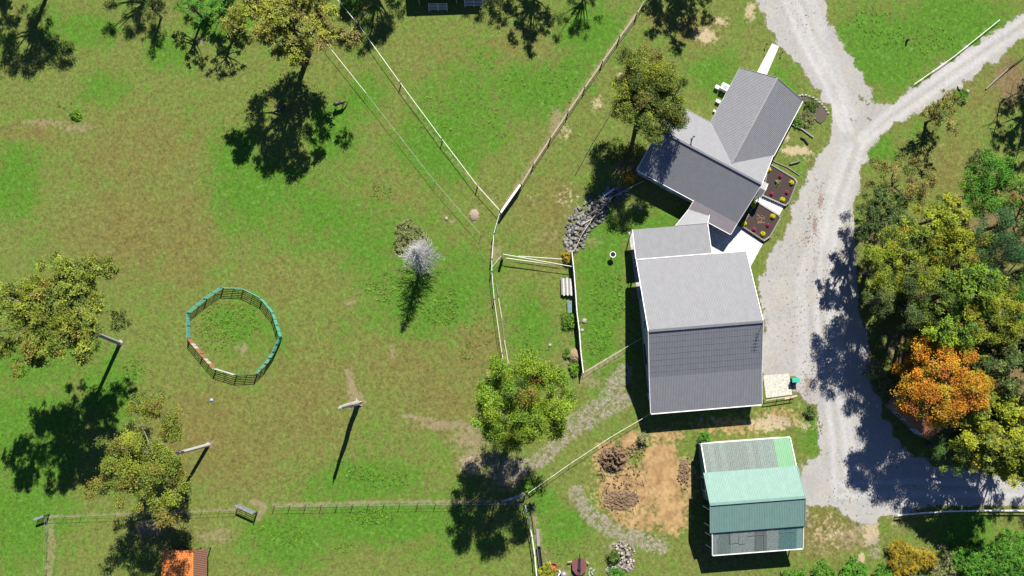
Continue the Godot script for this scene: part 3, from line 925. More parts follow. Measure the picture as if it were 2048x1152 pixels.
# palettes of real leaf colours (linear): a list of [colour, share]
func palette(kind: String) -> Array:
	match kind:
		"oak": return [[Color(0.168, 0.250, 0.015), 5], [Color(0.112, 0.201, 0.015), 4], [Color(0.065, 0.120, 0.017), 2], [Color(0.204, 0.143, 0.027), 0.25]]
		"house": return [[Color(0.115, 0.15, 0.018), 4], [Color(0.07, 0.105, 0.018), 4], [Color(0.175, 0.205, 0.016), 2.5], [Color(0.13, 0.12, 0.024), 1]]
		"olive": return [[Color(0.168, 0.201, 0.021), 5], [Color(0.129, 0.171, 0.021), 4], [Color(0.179, 0.152, 0.025), 1.2], [Color(0.078, 0.110, 0.021), 2]]
		"gold": return [[Color(0.235, 0.262, 0.015), 5], [Color(0.179, 0.220, 0.017), 4], [Color(0.246, 0.207, 0.021), 1.5], [Color(0.090, 0.122, 0.019), 2]]
		"yellow_oak": return [[Color(0.230, 0.232, 0.032), 5], [Color(0.185, 0.195, 0.036), 4], [Color(0.202, 0.244, 0.019), 2], [Color(0.168, 0.140, 0.042), 1.5]]
		"gold_tip": return [[Color(0.224, 0.268, 0.015), 5], [Color(0.168, 0.220, 0.017), 4], [Color(0.336, 0.195, 0.025), 0.8], [Color(0.084, 0.122, 0.019), 2]]
		"lime": return [[Color(0.065, 0.199, 0.014), 5], [Color(0.052, 0.159, 0.017), 4], [Color(0.102, 0.206, 0.017), 2]]
		"green": return [[Color(0.081, 0.135, 0.019), 5], [Color(0.052, 0.104, 0.022), 4], [Color(0.131, 0.174, 0.019), 2]]
		"dark": return [[Color(0.056, 0.091, 0.023), 5], [Color(0.073, 0.116, 0.025), 3], [Color(0.123, 0.152, 0.036), 2]]
		"pine": return [[Color(0.044, 0.120, 0.038), 5], [Color(0.065, 0.143, 0.041), 3], [Color(0.037, 0.079, 0.027), 3]]
		"orange": return [[Color(0.46, 0.18, 0.014), 5], [Color(0.4, 0.22, 0.014), 4], [Color(0.3, 0.23, 0.014), 3], [Color(0.36, 0.12, 0.03), 2]]
		"russet": return [[Color(0.202, 0.159, 0.038), 4], [Color(0.174, 0.183, 0.034), 5], [Color(0.101, 0.128, 0.025), 3], [Color(0.224, 0.171, 0.058), 1.5]]
		"pale": return [[Color(0.195, 0.208, 0.078), 4], [Color(0.143, 0.182, 0.046), 4], [Color(0.221, 0.195, 0.104), 3]]
		"yellow": return [[Color(0.312, 0.221, 0.016), 5], [Color(0.260, 0.195, 0.016), 4], [Color(0.156, 0.143, 0.019), 2]]
		"weed": return [[Color(0.130, 0.247, 0.016), 4], [Color(0.091, 0.195, 0.016), 4], [Color(0.058, 0.143, 0.016), 2]]
	return [[Color(0.078, 0.117, 0.019), 1]]

func pick(p: Array, r: RandomNumberGenerator) -> Color:
	var total := 0.0
	for q in p:
		total += q[1]
	var x := r.randf() * total
	for q in p:
		x -= q[1]
		if x <= 0.0:
			return q[0]
	return p[0][0]

# foot: where the trunk stands; hc: height of the crown's middle; R, B: half its breadth and depth
func tree(called: String, label: String, category: String, group: String, foot: Vector3, hc: float, R: float, B: float, tone: String, seed_: int, fill_ := 1.0, mesh: Mesh = null, bark := "bark", lean := Vector3.ZERO) -> Node3D:
	var r := RandomNumberGenerator.new()
	r.seed = seed_
	var t := thing(called, label, category, Vector3(foot.x, 0, foot.z), 0.0, group)
	var wood := begin()
	var thick := 0.06 + R * 0.045 + hc * 0.008
	if lean != Vector3.ZERO and bark == "bleached":
		thick *= 0.6
	var fork := maxf(0.4, hc - B * 0.9)
	var top := Vector3(r.randf_range(-0.3, 0.3), hc + B * 0.35, r.randf_range(-0.3, 0.3)) + lean
	var split := Vector3(top.x * 0.5, fork, top.z * 0.5) if lean == Vector3.ZERO else Vector3(lean.x * 0.85, fork, lean.z * 0.85)
	tube(wood, [Vector3(0, -0.1, 0), Vector3(0, 0.4, 0), split, top], [thick * 1.5, thick, thick * 0.75, thick * 0.15], 8)
	var count := int((6.0 + R * R * 1.3) * fill_)
	var pal := palette(tone)
	var buffer := PackedFloat32Array()
	var rag := (1.25 if fill_ < 0.9 else 1.0) if fill_ < 1.1 else (0.5 if fill_ < 1.2 else 0.25)
	var wob := r.randf() * TAU
	var wob2 := r.randf() * TAU
	var lobes := []
	for i in count:
		# spread over the disc by the golden angle, reaching unevenly outwards and through the crown's depth
		var f := (i + 0.5) / count
		var an := i * 2.39996 + r.randf_range(-0.5, 0.5)
		var edge := 0.95 + rag * (0.17 * sin(an * 2.0 + wob) + 0.13 * sin(an * 3.0 + wob2) + 0.12 * sin(an * 7.0 + wob * 3.0))
		var d := sqrt(f) * R * edge * r.randf_range(0.8, 1.05)
		var room := sqrt(maxf(0.05, 1.0 - f * 0.9))
		var up := B * room * (1.0 - 1.9 * pow(r.randf(), 1.5))
		lobes.append([Vector3(cos(an) * d + lean.x, hc + up, sin(an) * d + lean.z), (0.36 + R * (0.075 if fill_ < 0.8 else 0.1)) * r.randf_range(0.55, 1.4)])
	for n in mini(16, lobes.size()):
		var c: Vector3 = lobes[(n * 5 + 2) % lobes.size()][0]
		var from := split.lerp(top, r.randf_range(0.0, 0.5))
		var mid := from.lerp(c, 0.5) + Vector3(0, -0.06 * R, 0)
		tube(wood, [from, mid, c], [thick * 0.42, thick * 0.26, thick * 0.07], 5, false)
	obj("trunk", wood, mats[bark], t)
	var use: Mesh = mesh if mesh else (leaf_mesh if seed_ % 2 else fine_mesh)
	for lobe in lobes:
		var c: Vector3 = lobe[0]
		var rad: float = lobe[1]
		var tint := pick(pal, r)
		var shade := r.randf_range(0.8, 1.2)
		var num := int(rad * rad * (13.0 if fill_ < 1.0 else 18.0)) + 3
		for i in num:
			var v := Vector3(r.randfn(), r.randfn() * 0.8 + 0.3, r.randfn())
			v = v.normalized() * rad * sqrt(r.randf_range(0.1, 1.2))
			v.y *= 0.55
			var col := (tint if r.randf() < 0.7 else pick(pal, r)) * (shade * r.randf_range(0.75, 1.25))
			row(buffer, c + v, r.randf_range(0.75, 1.3) * minf(1.0, 0.6 + R * 0.06), r, col)
	crowd("crown", use, mats["leaf"], t, buffer).set_meta("kind", "stuff")
	return t

func shrub(label: String, group: String, at: Vector3, R: float, H: float, tone: String, seed_: int, called := "shrub", fill_ := 1.0, size := 0.6) -> Node3D:
	var r := RandomNumberGenerator.new()
	r.seed = seed_
	var t := thing(called, label, "shrub", Vector3(at.x, 0, at.z), 0.0, group)
	var wood := begin()
	for i in 5:
		var an := TAU * i / 5.0 + r.randf()
		tube(wood, [Vector3(cos(an) * 0.06, -0.05, sin(an) * 0.06), Vector3(cos(an) * R * 0.5, H * 0.75, sin(an) * R * 0.5)], [0.04, 0.015], 5, false)
	obj("stem", wood, mats["bark"], t)
	var pal := palette(tone)
	var buffer := PackedFloat32Array()
	var wob := r.randf() * TAU
	for i in int((R * R * 60.0 + 20.0) * fill_):
		var an := r.randf() * TAU
		var edge := 1.0 + 0.2 * sin(an * 3.0 + wob) + 0.12 * sin(an * 7.0)
		var d := sqrt(r.randf()) * R * edge
		var y := H * sqrt(maxf(0.03, 1.0 - pow(d / (R * 1.3), 2))) * r.randf_range(0.25, 1.0)
		row(buffer, Vector3(cos(an) * d, y, sin(an) * d), size * r.randf_range(0.7, 1.3), r, pick(pal, r) * r.randf_range(0.75, 1.25))
	crowd("foliage", leaf_mesh, mats["leaf"], t, buffer).set_meta("kind", "stuff")
	return t
# ---------------------------------------------------------------- buildings
func loc(o: Node3D, u: float, v: float, h := 0.0) -> Vector3:
	return o.transform.affine_inverse() * P(u, v, h)

# a ribbed metal roof slope: a-b along the upper edge, d-c along the lower one
func ribbed(called: String, parent: Node, a: Vector3, b: Vector3, c: Vector3, d: Vector3, m: Material, rib := 0.26, high := 0.03) -> MeshInstance3D:
	var n := (b - a).cross(d - a).normalized()
	if n.y < 0:
		n = -n
	var st := begin()
	var length := a.distance_to(b)
	var count := maxi(1, int(round(length / rib)))
	var ts := []
	for i in count:
		for q in [[0.0, 0.0], [0.62, 0.0], [0.7, 1.0], [0.92, 1.0]]:
			ts.append([(i + q[0]) / count, q[1]])
	ts.append([1.0, 0.0])
	for i in ts.size() - 1:
		var t0: float = ts[i][0]
		var t1: float = ts[i + 1][0]
		var h0: Vector3 = n * high * ts[i][1]
		var h1: Vector3 = n * high * ts[i + 1][1]
		quad(st, a.lerp(b, t0) + h0, a.lerp(b, t1) + h1, d.lerp(c, t1) + h1, d.lerp(c, t0) + h0)
	# the decking under the metal
	var u := -n * 0.1
	var e := -n * 0.004
	quad(st, a + u, d + u, c + u, b + u)
	quad(st, a + e, a + u, b + u, b + e)
	quad(st, d + e, c + e, c + u, d + u)
	quad(st, a + e, d + e, d + u, a + u)
	quad(st, b + e, b + u, c + u, c + e)
	return obj(called, st, m, parent)

func trim(called: String, parent: Node, p: Vector3, q: Vector3, w: float, h: float, m: Material) -> MeshInstance3D:
	var st := begin()
	bar(st, p, q, w, h)
	return obj(called, st, m, parent)

# an upright wall of some thickness whose top may follow a gable: pts are (along, height)
func wall(called: String, parent: Node, p: Vector3, q: Vector3, tops: Array, m: Material, thick := 0.16) -> MeshInstance3D:
	var st := begin()
	var d := (q - p).normalized()
	var s := d.cross(Vector3.UP) * thick * 0.5
	for i in tops.size() - 1:
		var a: Vector2 = tops[i]
		var b: Vector2 = tops[i + 1]
		var p0 := p + d * a.x
		var p1 := p + d * b.x
		var t0 := p0 + Vector3.UP * a.y
		var t1 := p1 + Vector3.UP * b.y
		quad(st, p0 + s, p1 + s, t1 + s, t0 + s)
		quad(st, p1 - s, p0 - s, t0 - s, t1 - s)
		quad(st, t0 + s, t1 + s, t1 - s, t0 - s)
	var e: Vector2 = tops[-1]
	var f: Vector2 = tops[0]
	quad(st, p + d * f.x - s, p + d * f.x + s, p + d * f.x + s + Vector3.UP * f.y, p + d * f.x - s + Vector3.UP * f.y)
	quad(st, p + d * e.x + s, p + d * e.x - s, p + d * e.x - s + Vector3.UP * e.y, p + d * e.x + s + Vector3.UP * e.y)
	return obj(called, st, m, parent)

# a window on a wall: frame, pane and sill; out points away from the wall
func window(parent: Node, at: Vector3, out: Vector3, w: float, h: float, called := "window", panel: Material = null) -> void:
	var side := Vector3.UP.cross(out).normalized()
	var st := begin()
	var b := Basis(side, Vector3.UP, out)
	block(st, at + Vector3.UP * (h * 0.5) + out * 0.03, Vector3(w + 0.16, 0.08, 0.08), b)
	block(st, at - Vector3.UP * (h * 0.5) + out * 0.03, Vector3(w + 0.16, 0.08, 0.08), b)
	for s in [-1.0, 1.0]:
		block(st, at + side * (s * (w * 0.5 + 0.04)) + out * 0.03, Vector3(0.08, h - 0.08, 0.08), b)
	var f := obj(called, st, mats["white"], parent)
	var g := begin()
	block(g, at + out * 0.02, Vector3(w, h - 0.08, 0.03), b)
	obj("pane" if called == "window" else "panel", g, panel if panel else mats["glass"], f)
	if called == "window":
		var c := begin()
		block(c, at + out * 0.045, Vector3(w, 0.04, 0.03), b)
		obj("glazing_bar", c, mats["white"], f)

func make_house() -> void:
	var o := thing("house", "grey metal roofed farmhouse with a gabled wing and a stove pipe", "house", P(1523.2, 368.4, 5.8) * Vector3(1, 0, 1), deg_to_rad(-29.0))
	var L := -18.95
	var roof: Material = mats["roof"]
	ribbed("main_roof_slope", o, Vector3(L, 5.8, 0), Vector3(0, 5.8, 0), Vector3(0, 2.8, -6.5), Vector3(L, 2.8, -6.5), roof)
	ribbed("main_roof_slope", o, Vector3(L, 5.8, 0), Vector3(0, 5.8, 0), Vector3(0, 2.8, 6.8), Vector3(L, 2.8, 6.8), roof)
	ribbed("porch_roof", o, Vector3(-8.1, 2.83, 6.75), Vector3(0, 2.83, 6.75), Vector3(0, 2.35, 8.78), Vector3(-8.1, 2.35, 8.78), mats["roof_mauve"])
	trim("ridge_cap", o, Vector3(L, 5.85, 0), Vector3(0, 5.85, 0), 0.34, 0.05, mats["roof_dark"])
	# the wing towards the driveway
	var wx := -5.84
	ribbed("wing_roof_slope", o, Vector3(wx, 5.38, -17.6), Vector3(wx, 5.38, -0.7), Vector3(-11.84, 2.72, -0.7), Vector3(-11.84, 2.72, -17.6), roof)
	ribbed("wing_roof_slope", o, Vector3(wx, 5.38, -17.6), Vector3(wx, 5.38, -0.7), Vector3(0.12, 2.72, -0.7), Vector3(0.12, 2.72, -17.6), roof)
	trim("ridge_cap", o, Vector3(wx, 5.44, -17.6), Vector3(wx, 5.44, -0.95), 0.3, 0.05, roof)
	for s in [[Vector3(-11.84, 2.72, -17.64), Vector3(wx, 5.4, -17.64)], [Vector3(wx, 5.4, -17.64), Vector3(0.12, 2.72, -17.64)]]:
		trim("rake_board", o, s[0], s[1], 0.06, 0.14, mats["roof_pale"])
	for s in [[Vector3(0.2, 2.68, -17.6), Vector3(0.2, 2.68, -6.6)], [Vector3(-11.92, 2.68, -17.6), Vector3(-11.92, 2.68, -6.6)], [Vector3(L, 2.76, -6.6), Vector3(-11.95, 2.76, -6.6)], [Vector3(L, 2.74, 6.9), Vector3(-8.2, 2.74, 6.9)], [Vector3(-8.1, 2.31, 8.86), Vector3(0, 2.31, 8.86)]]:
		trim("gutter", o, s[0], s[1], 0.1, 0.11, mats["white" if s[0].x > 0.1 or s[0].z > 6.0 else "roof_pale"])
	for s in [[Vector3(0.05, 5.78, 0), Vector3(0.05, 2.8, -6.5)], [Vector3(0.05, 5.78, 0), Vector3(0.05, 2.8, 6.8)], [Vector3(0.05, 2.8, 6.8), Vector3(0.05, 2.36, 8.8)], [Vector3(L - 0.05, 5.78, 0), Vector3(L - 0.05, 2.8, -6.5)], [Vector3(L - 0.05, 5.78, 0), Vector3(L - 0.05, 2.8, 6.8)], [Vector3(-8.15, 2.84, 6.75), Vector3(-8.15, 2.36, 8.8)]]:
		trim("rake_board", o, s[0], s[1], 0.09, 0.16, mats["white"])
	# walls
	var w: Material = mats["siding"]
	wall("wall", o, Vector3(L + 0.3, 0, 6.45), Vector3(-0.3, 0, 6.45), [Vector2(0, 2.86), Vector2(18.35, 2.86)], w)
	wall("wall", o, Vector3(L + 0.3, 0, -6.15), Vector3(-11.6, 0, -6.15), [Vector2(0, 2.86), Vector2(7.05, 2.86)], w)
	wall("gable_wall", o, Vector3(L + 0.3, 0, -6.15), Vector3(L + 0.3, 0, 6.45), [Vector2(0, 2.84), Vector2(6.15, 5.66), Vector2(12.6, 2.84)], w)
	wall("gable_wall", o, Vector3(-0.3, 0, -6.15), Vector3(-0.3, 0, 6.45), [Vector2(0, 2.84), Vector2(6.15, 5.66), Vector2(12.6, 2.84)], w)
	wall("wing_wall", o, Vector3(-11.6, 0, -17.3), Vector3(-11.6, 0, -6.15), [Vector2(0, 2.72), Vector2(11.15, 2.72)], w)
	wall("wing_wall", o, Vector3(-0.12, 0, -17.3), Vector3(-0.12, 0, -6.15), [Vector2(0, 2.72), Vector2(11.15, 2.72)], w)
	wall("wing_gable_wall", o, Vector3(-11.6, 0, -17.3), Vector3(-0.12, 0, -17.3), [Vector2(0, 2.74), Vector2(5.76, 5.24), Vector2(11.48, 2.74)], w)
	for x in [-16.5, -14.2, -10.6]:
		window(o, Vector3(x, 1.6, 6.53), Vector3(0, 0, 1), 0.9, 1.2)
	window(o, Vector3(-12.4, 1.1, 6.53), Vector3(0, 0, 1), 0.9, 2.0, "door", mats["white"])
	for z in [-3.0, 2.4]:
		window(o, Vector3(L + 0.22, 1.6, z), Vector3(-1, 0, 0), 1.0, 1.2)
	for z in [-15.0, -12.0, -9.0]:
		window(o, Vector3(0.0, 1.5, z), Vector3(1, 0, 0), 0.9, 1.2)
		window(o, Vector3(-11.69, 1.5, z), Vector3(-1, 0, 0), 0.9, 1.2)
	window(o, Vector3(-8.6, 1.6, -17.39), Vector3(0, 0, -1), 1.0, 1.2)
	window(o, Vector3(-5.6, 1.05, -17.39), Vector3(0, 0, -1), 0.95, 2.0, "door", mats["door"])
	window(o, Vector3(-0.21, 1.1, 1.6), Vector3(1, 0, 0), 0.95, 2.0, "door", mats["door"])
	# posts of the back porch
	for x in [-7.9, -5.3, -2.7, -0.2]:
		trim("porch_post", o, Vector3(x, 0, 8.55), Vector3(x, 2.34, 8.55), 0.14, 0.14, mats["white"])
	# the entry gable over the front walk
	var c := loc(o, 1538, 373, 2.9)
	var ez := c.z + 1.1
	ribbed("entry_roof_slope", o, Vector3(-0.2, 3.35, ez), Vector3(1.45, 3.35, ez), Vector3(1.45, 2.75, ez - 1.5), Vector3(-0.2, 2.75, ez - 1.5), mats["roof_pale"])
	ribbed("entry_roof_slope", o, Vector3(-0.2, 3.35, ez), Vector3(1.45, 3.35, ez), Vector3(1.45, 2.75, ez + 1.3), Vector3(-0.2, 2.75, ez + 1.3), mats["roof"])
	for s in [-1.3, 1.15]:
		trim("entry_post", o, Vector3(1.3, 0, ez + s), Vector3(1.3, 2.8, ez + s), 0.12, 0.12, mats["white"])
		trim("rake_board", o, Vector3(1.5, 3.34, ez), Vector3(1.5, 2.72, ez + s * 1.14), 0.08, 0.14, mats["white"])
	# stove pipe
	var f := loc(o, 1382, 280, 4.8)
	var fy := 5.8 + 3.0 * f.z / 6.5
	var st := begin()
	tube(st, [Vector3(f.x, fy - 0.1, f.z), Vector3(f.x, fy + 1.5, f.z)], [0.11, 0.11], 12)
	var pipe := obj("stove_pipe", st, mats["steel"], o)
	st = begin()
	lathe(st, Vector3(f.x, fy + 1.5, f.z), [Vector2(0.11, 0), Vector2(0.22, 0.08), Vector2(0.2, 0.16), Vector2(0.02, 0.3)], 14)
	obj("rain_cap", st, mats["steel"], pipe)
	st = begin()
	lathe(st, Vector3(f.x, fy - 0.02, f.z), [Vector2(0.3, 0.0), Vector2(0.13, 0.14)], 14)
	obj("flashing", st, mats["roof_dark"], pipe)

func make_garage() -> void:
	var at := P(1295.6, 662, 8.0) * Vector3(1, 0, 1)
	at.x = 21.5
	var o := thing("garage", "large grey metal roofed garage with white edge trim and an antenna on its ridge", "garage", at, deg_to_rad(4.67))
	var L := 18.08
	var roof: Material = mats["roof"]
	ribbed("roof_slope", o, Vector3(0, 8, 0), Vector3(L, 8, 0), Vector3(L, 4, -11.85), Vector3(0, 4, -11.85), roof)
	ribbed("roof_slope", o, Vector3(0, 8, 0), Vector3(L, 8, 0), Vector3(L, 4.85, 7.45), Vector3(0, 4.85, 7.45), roof)
	ribbed("lower_roof_slope", o, Vector3(0, 4.87, 7.42), Vector3(L, 4.87, 7.42), Vector3(L, 3.0, 13.2), Vector3(0, 3.0, 13.2), roof)
	trim("ridge_cap", o, Vector3(0, 8.06, 0), Vector3(L, 8.06, 0), 0.4, 0.06, mats["roof_dark"])
	var lines := begin()
	for s in [[0.0, 8.0, 7.45, 4.85, 8]]:
		for i in range(1, s[4]):
			var f: float = float(i) / s[4]
			var y := lerpf(s[1], s[3], f) + 0.035
			var z := lerpf(s[0], s[2], f)
			bar(lines, Vector3(0.1, y, z), Vector3(L - 0.1, y, z), 0.02, 0.008)
	obj("screw_lines", lines, mats["roof_seam"], o).set_meta("kind", "stuff")
	trim("gutter", o, Vector3(0, 3.96, -11.98), Vector3(L, 3.96, -11.98), 0.15, 0.14, mats["white"])
	trim("gutter", o, Vector3(0, 2.95, 13.3), Vector3(L, 2.95, 13.3), 0.16, 0.15, mats["white"])
	for x in [-0.07, L + 0.07]:
		for s in [[Vector3(x, 8.0, 0), Vector3(x, 4.0, -11.85)], [Vector3(x, 8.0, 0), Vector3(x, 4.85, 7.43)], [Vector3(x, 4.85, 7.43), Vector3(x, 3.0, 13.2)]]:
			trim("rake_board", o, s[0], s[1], 0.1, 0.18, mats["white"])
	var w: Material = mats["garage_wall"]
	var x1 := 0.5
	var x2 := L - 0.5
	# the front third is an open bay
	for x in [x1, x2]:
		wall("gable_wall", o, Vector3(x, 0, -5.6), Vector3(x, 0, 12.9), [Vector2(0, 6.0), Vector2(5.6, 7.86), Vector2(13.0, 4.72), Vector2(18.5, 2.94)], w)
	wall("wall", o, Vector3(x1, 0, 12.9), Vector3(x2, 0, 12.9), [Vector2(0, 2.96), Vector2(x2 - x1, 2.96)], w)
	wall("wall", o, Vector3(x1, 0, -5.6), Vector3(x2, 0, -5.6), [Vector2(0, 5.9), Vector2(x2 - x1, 5.9)], w)
	for x in [x1, x1 + 5.6, x1 + 11.3, x2]:
		trim("bay_post", o, Vector3(x, 0, -11.4), Vector3(x, 4.02, -11.4), 0.2, 0.2, mats["white"])
	# openings on the shaded side
	window(o, Vector3(x1 - 0.09, 3.4, -1.2), Vector3(-1, 0, 0), 1.2, 1.6)
	window(o, Vector3(x1 - 0.09, 1.2, 3.6), Vector3(-1, 0, 0), 3.6, 2.4, "garage_door", mats["dark"])
	window(o, Vector3(x1 - 0.09, 1.5, 7.9), Vector3(-1, 0, 0), 1.3, 1.3)
	window(o, Vector3(x1 - 0.09, 1.05, 10.6), Vector3(-1, 0, 0), 0.95, 2.0, "door", mats["white"])
	for z in [-2.0, 2.5]:
		window(o, Vector3(x2 + 0.09, 1.3, z), Vector3(1, 0, 0), 3.0, 2.4, "garage_door", mats["white"])
	window(o, Vector3(x2 + 0.09, 1.05, 9.4), Vector3(1, 0, 0), 0.95, 2.0, "door", mats["white"])
	trim("downspout", o, Vector3(0.2, 0, -11.9), Vector3(0.2, 3.9, -11.9), 0.09, 0.09, mats["white"])
	trim("downspout", o, Vector3(L - 0.5, 0, 13.1), Vector3(L - 0.5, 2.9, 13.1), 0.09, 0.09, mats["white"])
	# antenna on the ridge
	var ax := L + 0.1
	var st := begin()
	tube(st, [Vector3(ax, 6.6, -0.2), Vector3(ax, 9.9, -0.2)], [0.045, 0.04], 6)
	var mast := obj("antenna_mast", st, mats["steel"], o)
	st = begin()
	tube(st, [Vector3(ax - 0.1, 9.7, -0.9), Vector3(ax + 0.1, 9.7, 0.7)], [0.03, 0.03], 5)
	for i in 6:
		var z := -0.85 + i * 0.28
		var half := 0.28 + i * 0.07
		tube(st, [Vector3(ax - half, 9.72, z), Vector3(ax + half, 9.72, z)], [0.022, 0.022], 4)
	obj("antenna_rods", st, mats["steel"], mast)
	# concrete under the open bay and the carport
	st = begin()
	slab(st, [Vector3(-0.15, 0, -17.35), Vector3(12.7, 0, -17.35), Vector3(12.7, 0, -11.4), Vector3(17.9, 0, -11.4), Vector3(17.9, 0, -5.7), Vector3(0.3, 0, -5.7)], -0.1, 0.06)
	obj("floor_slab", st, mats["concrete"], o)
	# carport lean-to between garage and house, with its steep link roof
	var c := thing("carport", "low grey carport roof on white posts joining the garage to the house", "carport", o.position, o.rotation.y)
	ribbed("roof_slope", c, Vector3(0.05, 3.3, -12.12), Vector3(12.6, 3.3, -12.12), Vector3(12.6, 2.85, -17.2), Vector3(0.05, 2.85, -17.2), mats["roof_flat"])
	var A := loc(c, 1350.4, 451.4, 2.86)
	var B := loc(c, 1377.7, 418.0, 2.42)
	var C := loc(c, 1418.2, 428.9, 2.5)
	var D := Vector3(12.6, 2.88, -17.25)
	A.z = -17.25
	D.y = 2.9
	A.y = 2.9
	ribbed("link_roof_slope", c, A, D, C, B, mats["roof_pale"], 0.3)
	trim("rake_board", c, D + Vector3(0.06, 0, 0), C + Vector3(0.06, 0, 0), 0.1, 0.16, mats["white"])
	trim("rake_board", c, A, B, 0.08, 0.12, mats["white"])
	for x in [0.0, 12.66]:
		trim("rake_board", c, Vector3(x, 3.3, -12.12), Vector3(x, 2.85, -17.2), 0.12, 0.18, mats["white"])
	for x in [0.15, 4.3, 8.4, 12.4]:
		trim("post", c, Vector3(x, 0.06, -17.05), Vector3(x, 2.8, -17.05), 0.13, 0.13, mats["white"])
	trim("beam", c, Vector3(0.1, 2.72, -17.0), Vector3(12.5, 2.72, -17.0), 0.1, 0.14, mats["white"])

func make_barn() -> void:
	var o := thing("barn", "turquoise metal barn with two faded lean-to roofs beside the dug-over clay", "barn", P(1420.3, 1008.5, 6.4) * Vector3(1, 0, 1), deg_to_rad(4.2))
	var L := 14.9
	ribbed("roof_slope", o, Vector3(0, 6.4, 0), Vector3(L, 6.4, 0), Vector3(L, 4.4, -4.5), Vector3(0, 4.4, -4.5), mats["turquoise"])
	ribbed("roof_slope", o, Vector3(0, 6.4, 0), Vector3(L, 6.4, 0), Vector3(L, 4.72, 4.76), Vector3(0, 4.72, 4.76), mats["turquoise"])
	trim("ridge_cap", o, Vector3(0, 6.46, 0), Vector3(L, 6.46, 0), 0.42, 0.06, mats["turquoise"])
	# lean-to sheets, each its own panel
	var r := RandomNumberGenerator.new()
	r.seed = 8
	for i in 16:
		var x := 0.45 + 14.3 * i / 16.0
		var y := 0.45 + 14.3 * (i + 1) / 16.0
		var m: Material = mats[["sheet_grey", "sheet_grey_green", "sheet_grey", "sheet_grey_green"][r.randi() % 4]]
		if i >= 13:
			m = mats["sheet_green"]
		elif i == 11:
			m = mats["sheet_teal_grey"]
		var up := 0.012 * (i % 2)
		ribbed("roof_panel", o, Vector3(x, 4.25 + up, -4.4), Vector3(y, 4.25 + up, -4.4), Vector3(y, 3.05 + up, -8.8), Vector3(x, 3.05 + up, -8.8), m, 0.3)
	for i in 15:
		var x := 0.45 + 14.3 * i / 15.0
		var y := 0.45 + 14.3 * (i + 1) / 15.0
		var m: Material = mats[["sheet_pale", "sheet_grey_green", "sheet_pale", "sheet_pale"][r.randi() % 4]]
		if i in [7, 8]:
			m = mats["sheet_stained"]
		elif i in [11, 12, 13]:
			m = mats["sheet_teal"]
		elif i == 14:
			m = mats["turquoise"]
		var up := 0.012 * (i % 2)
		ribbed("roof_panel", o, Vector3(x, 4.5 + up, 4.66), Vector3(y, 4.5 + up, 4.66), Vector3(y, 3.2 + up, 8.55), Vector3(x, 3.2 + up, 8.55), m, 0.3)
	for s in [[3.1, 0.02, 3.1, 0.55], [3.1, 0.55, 4.6, 0.55], [4.6, 0.2, 4.6, 0.6], [4.6, 0.6, 5.6, 0.6], [7.2, 0.1, 7.2, 0.95], [1.3, 0.3, 1.3, 1.0], [8.6, 0.05, 8.6, 0.9], [5.9, 0.28, 8.5, 0.28], [11.0, 0.25, 13.4, 0.25]]:
		trim("lap_joint", o, Vector3(s[0], 4.56 - 1.3 * s[1], 4.66 + 3.89 * s[1]), Vector3(s[2], 4.56 - 1.3 * s[3], 4.66 + 3.89 * s[3]), 0.06, 0.02, mats["sheet_dirt"])
	for s in [[Vector3(0.4, 3.0, -8.9), Vector3(14.8, 3.0, -8.9)], [Vector3(0.4, 3.14, 8.62), Vector3(14.8, 3.14, 8.62)]]:
		trim("fascia", o, s[0], s[1], 0.14, 0.2, mats["white"])
	for x in [0.36, 14.84]:
		trim("rake_board", o, Vector3(x, 4.25, -4.5), Vector3(x, 3.05, -8.8), 0.14, 0.18, mats["white"])
		trim("rake_board", o, Vector3(x, 4.5, 4.7), Vector3(x, 3.2, 8.55), 0.14, 0.18, mats["white"])
	for x in [-0.04, L + 0.04]:
		for z in [-4.5, 4.76]:
			trim("rake_board", o, Vector3(x, 6.4, 0), Vector3(x, 4.4 if z < 0 else 4.72, z), 0.08, 0.16, mats["turquoise"])
	# walls: the front lean-to and half of the middle are closed, the rear is open on posts
	var w: Material = mats["barn_wall"]
	for x in [0.7, L - 0.6]:
		wall("gable_wall", o, Vector3(x, 0, -8.5), Vector3(x, 0, 0.2), [Vector2(0, 3.05), Vector2(4.05, 4.15), Vector2(4.1, 4.5), Vector2(8.5, 6.28), Vector2(8.7, 6.2)], w)
	wall("wall", o, Vector3(0.7, 0, -8.5), Vector3(L - 0.6, 0, -8.5), [Vector2(0, 3.0), Vector2(13.6, 3.0)], w)
	wall("wall", o, Vector3(0.7, 0, 0.2), Vector3(L - 0.6, 0, 0.2), [Vector2(0, 4.3), Vector2(13.6, 4.3)], mats["timber"])
	for x in [0.7, 4.2, 7.7, 11.2, 14.3]:
		trim("post", o, Vector3(x, 0, 4.6), Vector3(x, 4.3, 4.6), 0.18, 0.18, mats["timber"])
		trim("post", o, Vector3(x, 0, 8.3), Vector3(x, 3.18, 8.3), 0.16, 0.16, mats["timber"])
	for z in [1.2, 3.9, 5.4, 7.4]:
		trim("gable_brace", o, Vector3(0.3, 5.8 - z * 0.3, z), Vector3(-0.35, 3.3 - z * 0.1, z - 0.35), 0.08, 0.08, mats["white"])
	trim("beam", o, Vector3(0.5, 3.1, 8.3), Vector3(14.5, 3.1, 8.3), 0.12, 0.16, mats["timber"])
	trim("corner_board", o, Vector3(0.62, 0, -8.62), Vector3(0.62, 3.0, -8.62), 0.14, 0.14, mats["white"])
	trim("sill_board", o, Vector3(0.6, 0.15, -8.64), Vector3(14.3, 0.15, -8.64), 0.12, 0.3, mats["pale_wood"])
	window(o, Vector3(0.61, 1.1, -2.2), Vector3(-1, 0, 0), 2.0, 2.2, "door", mats["dark"])
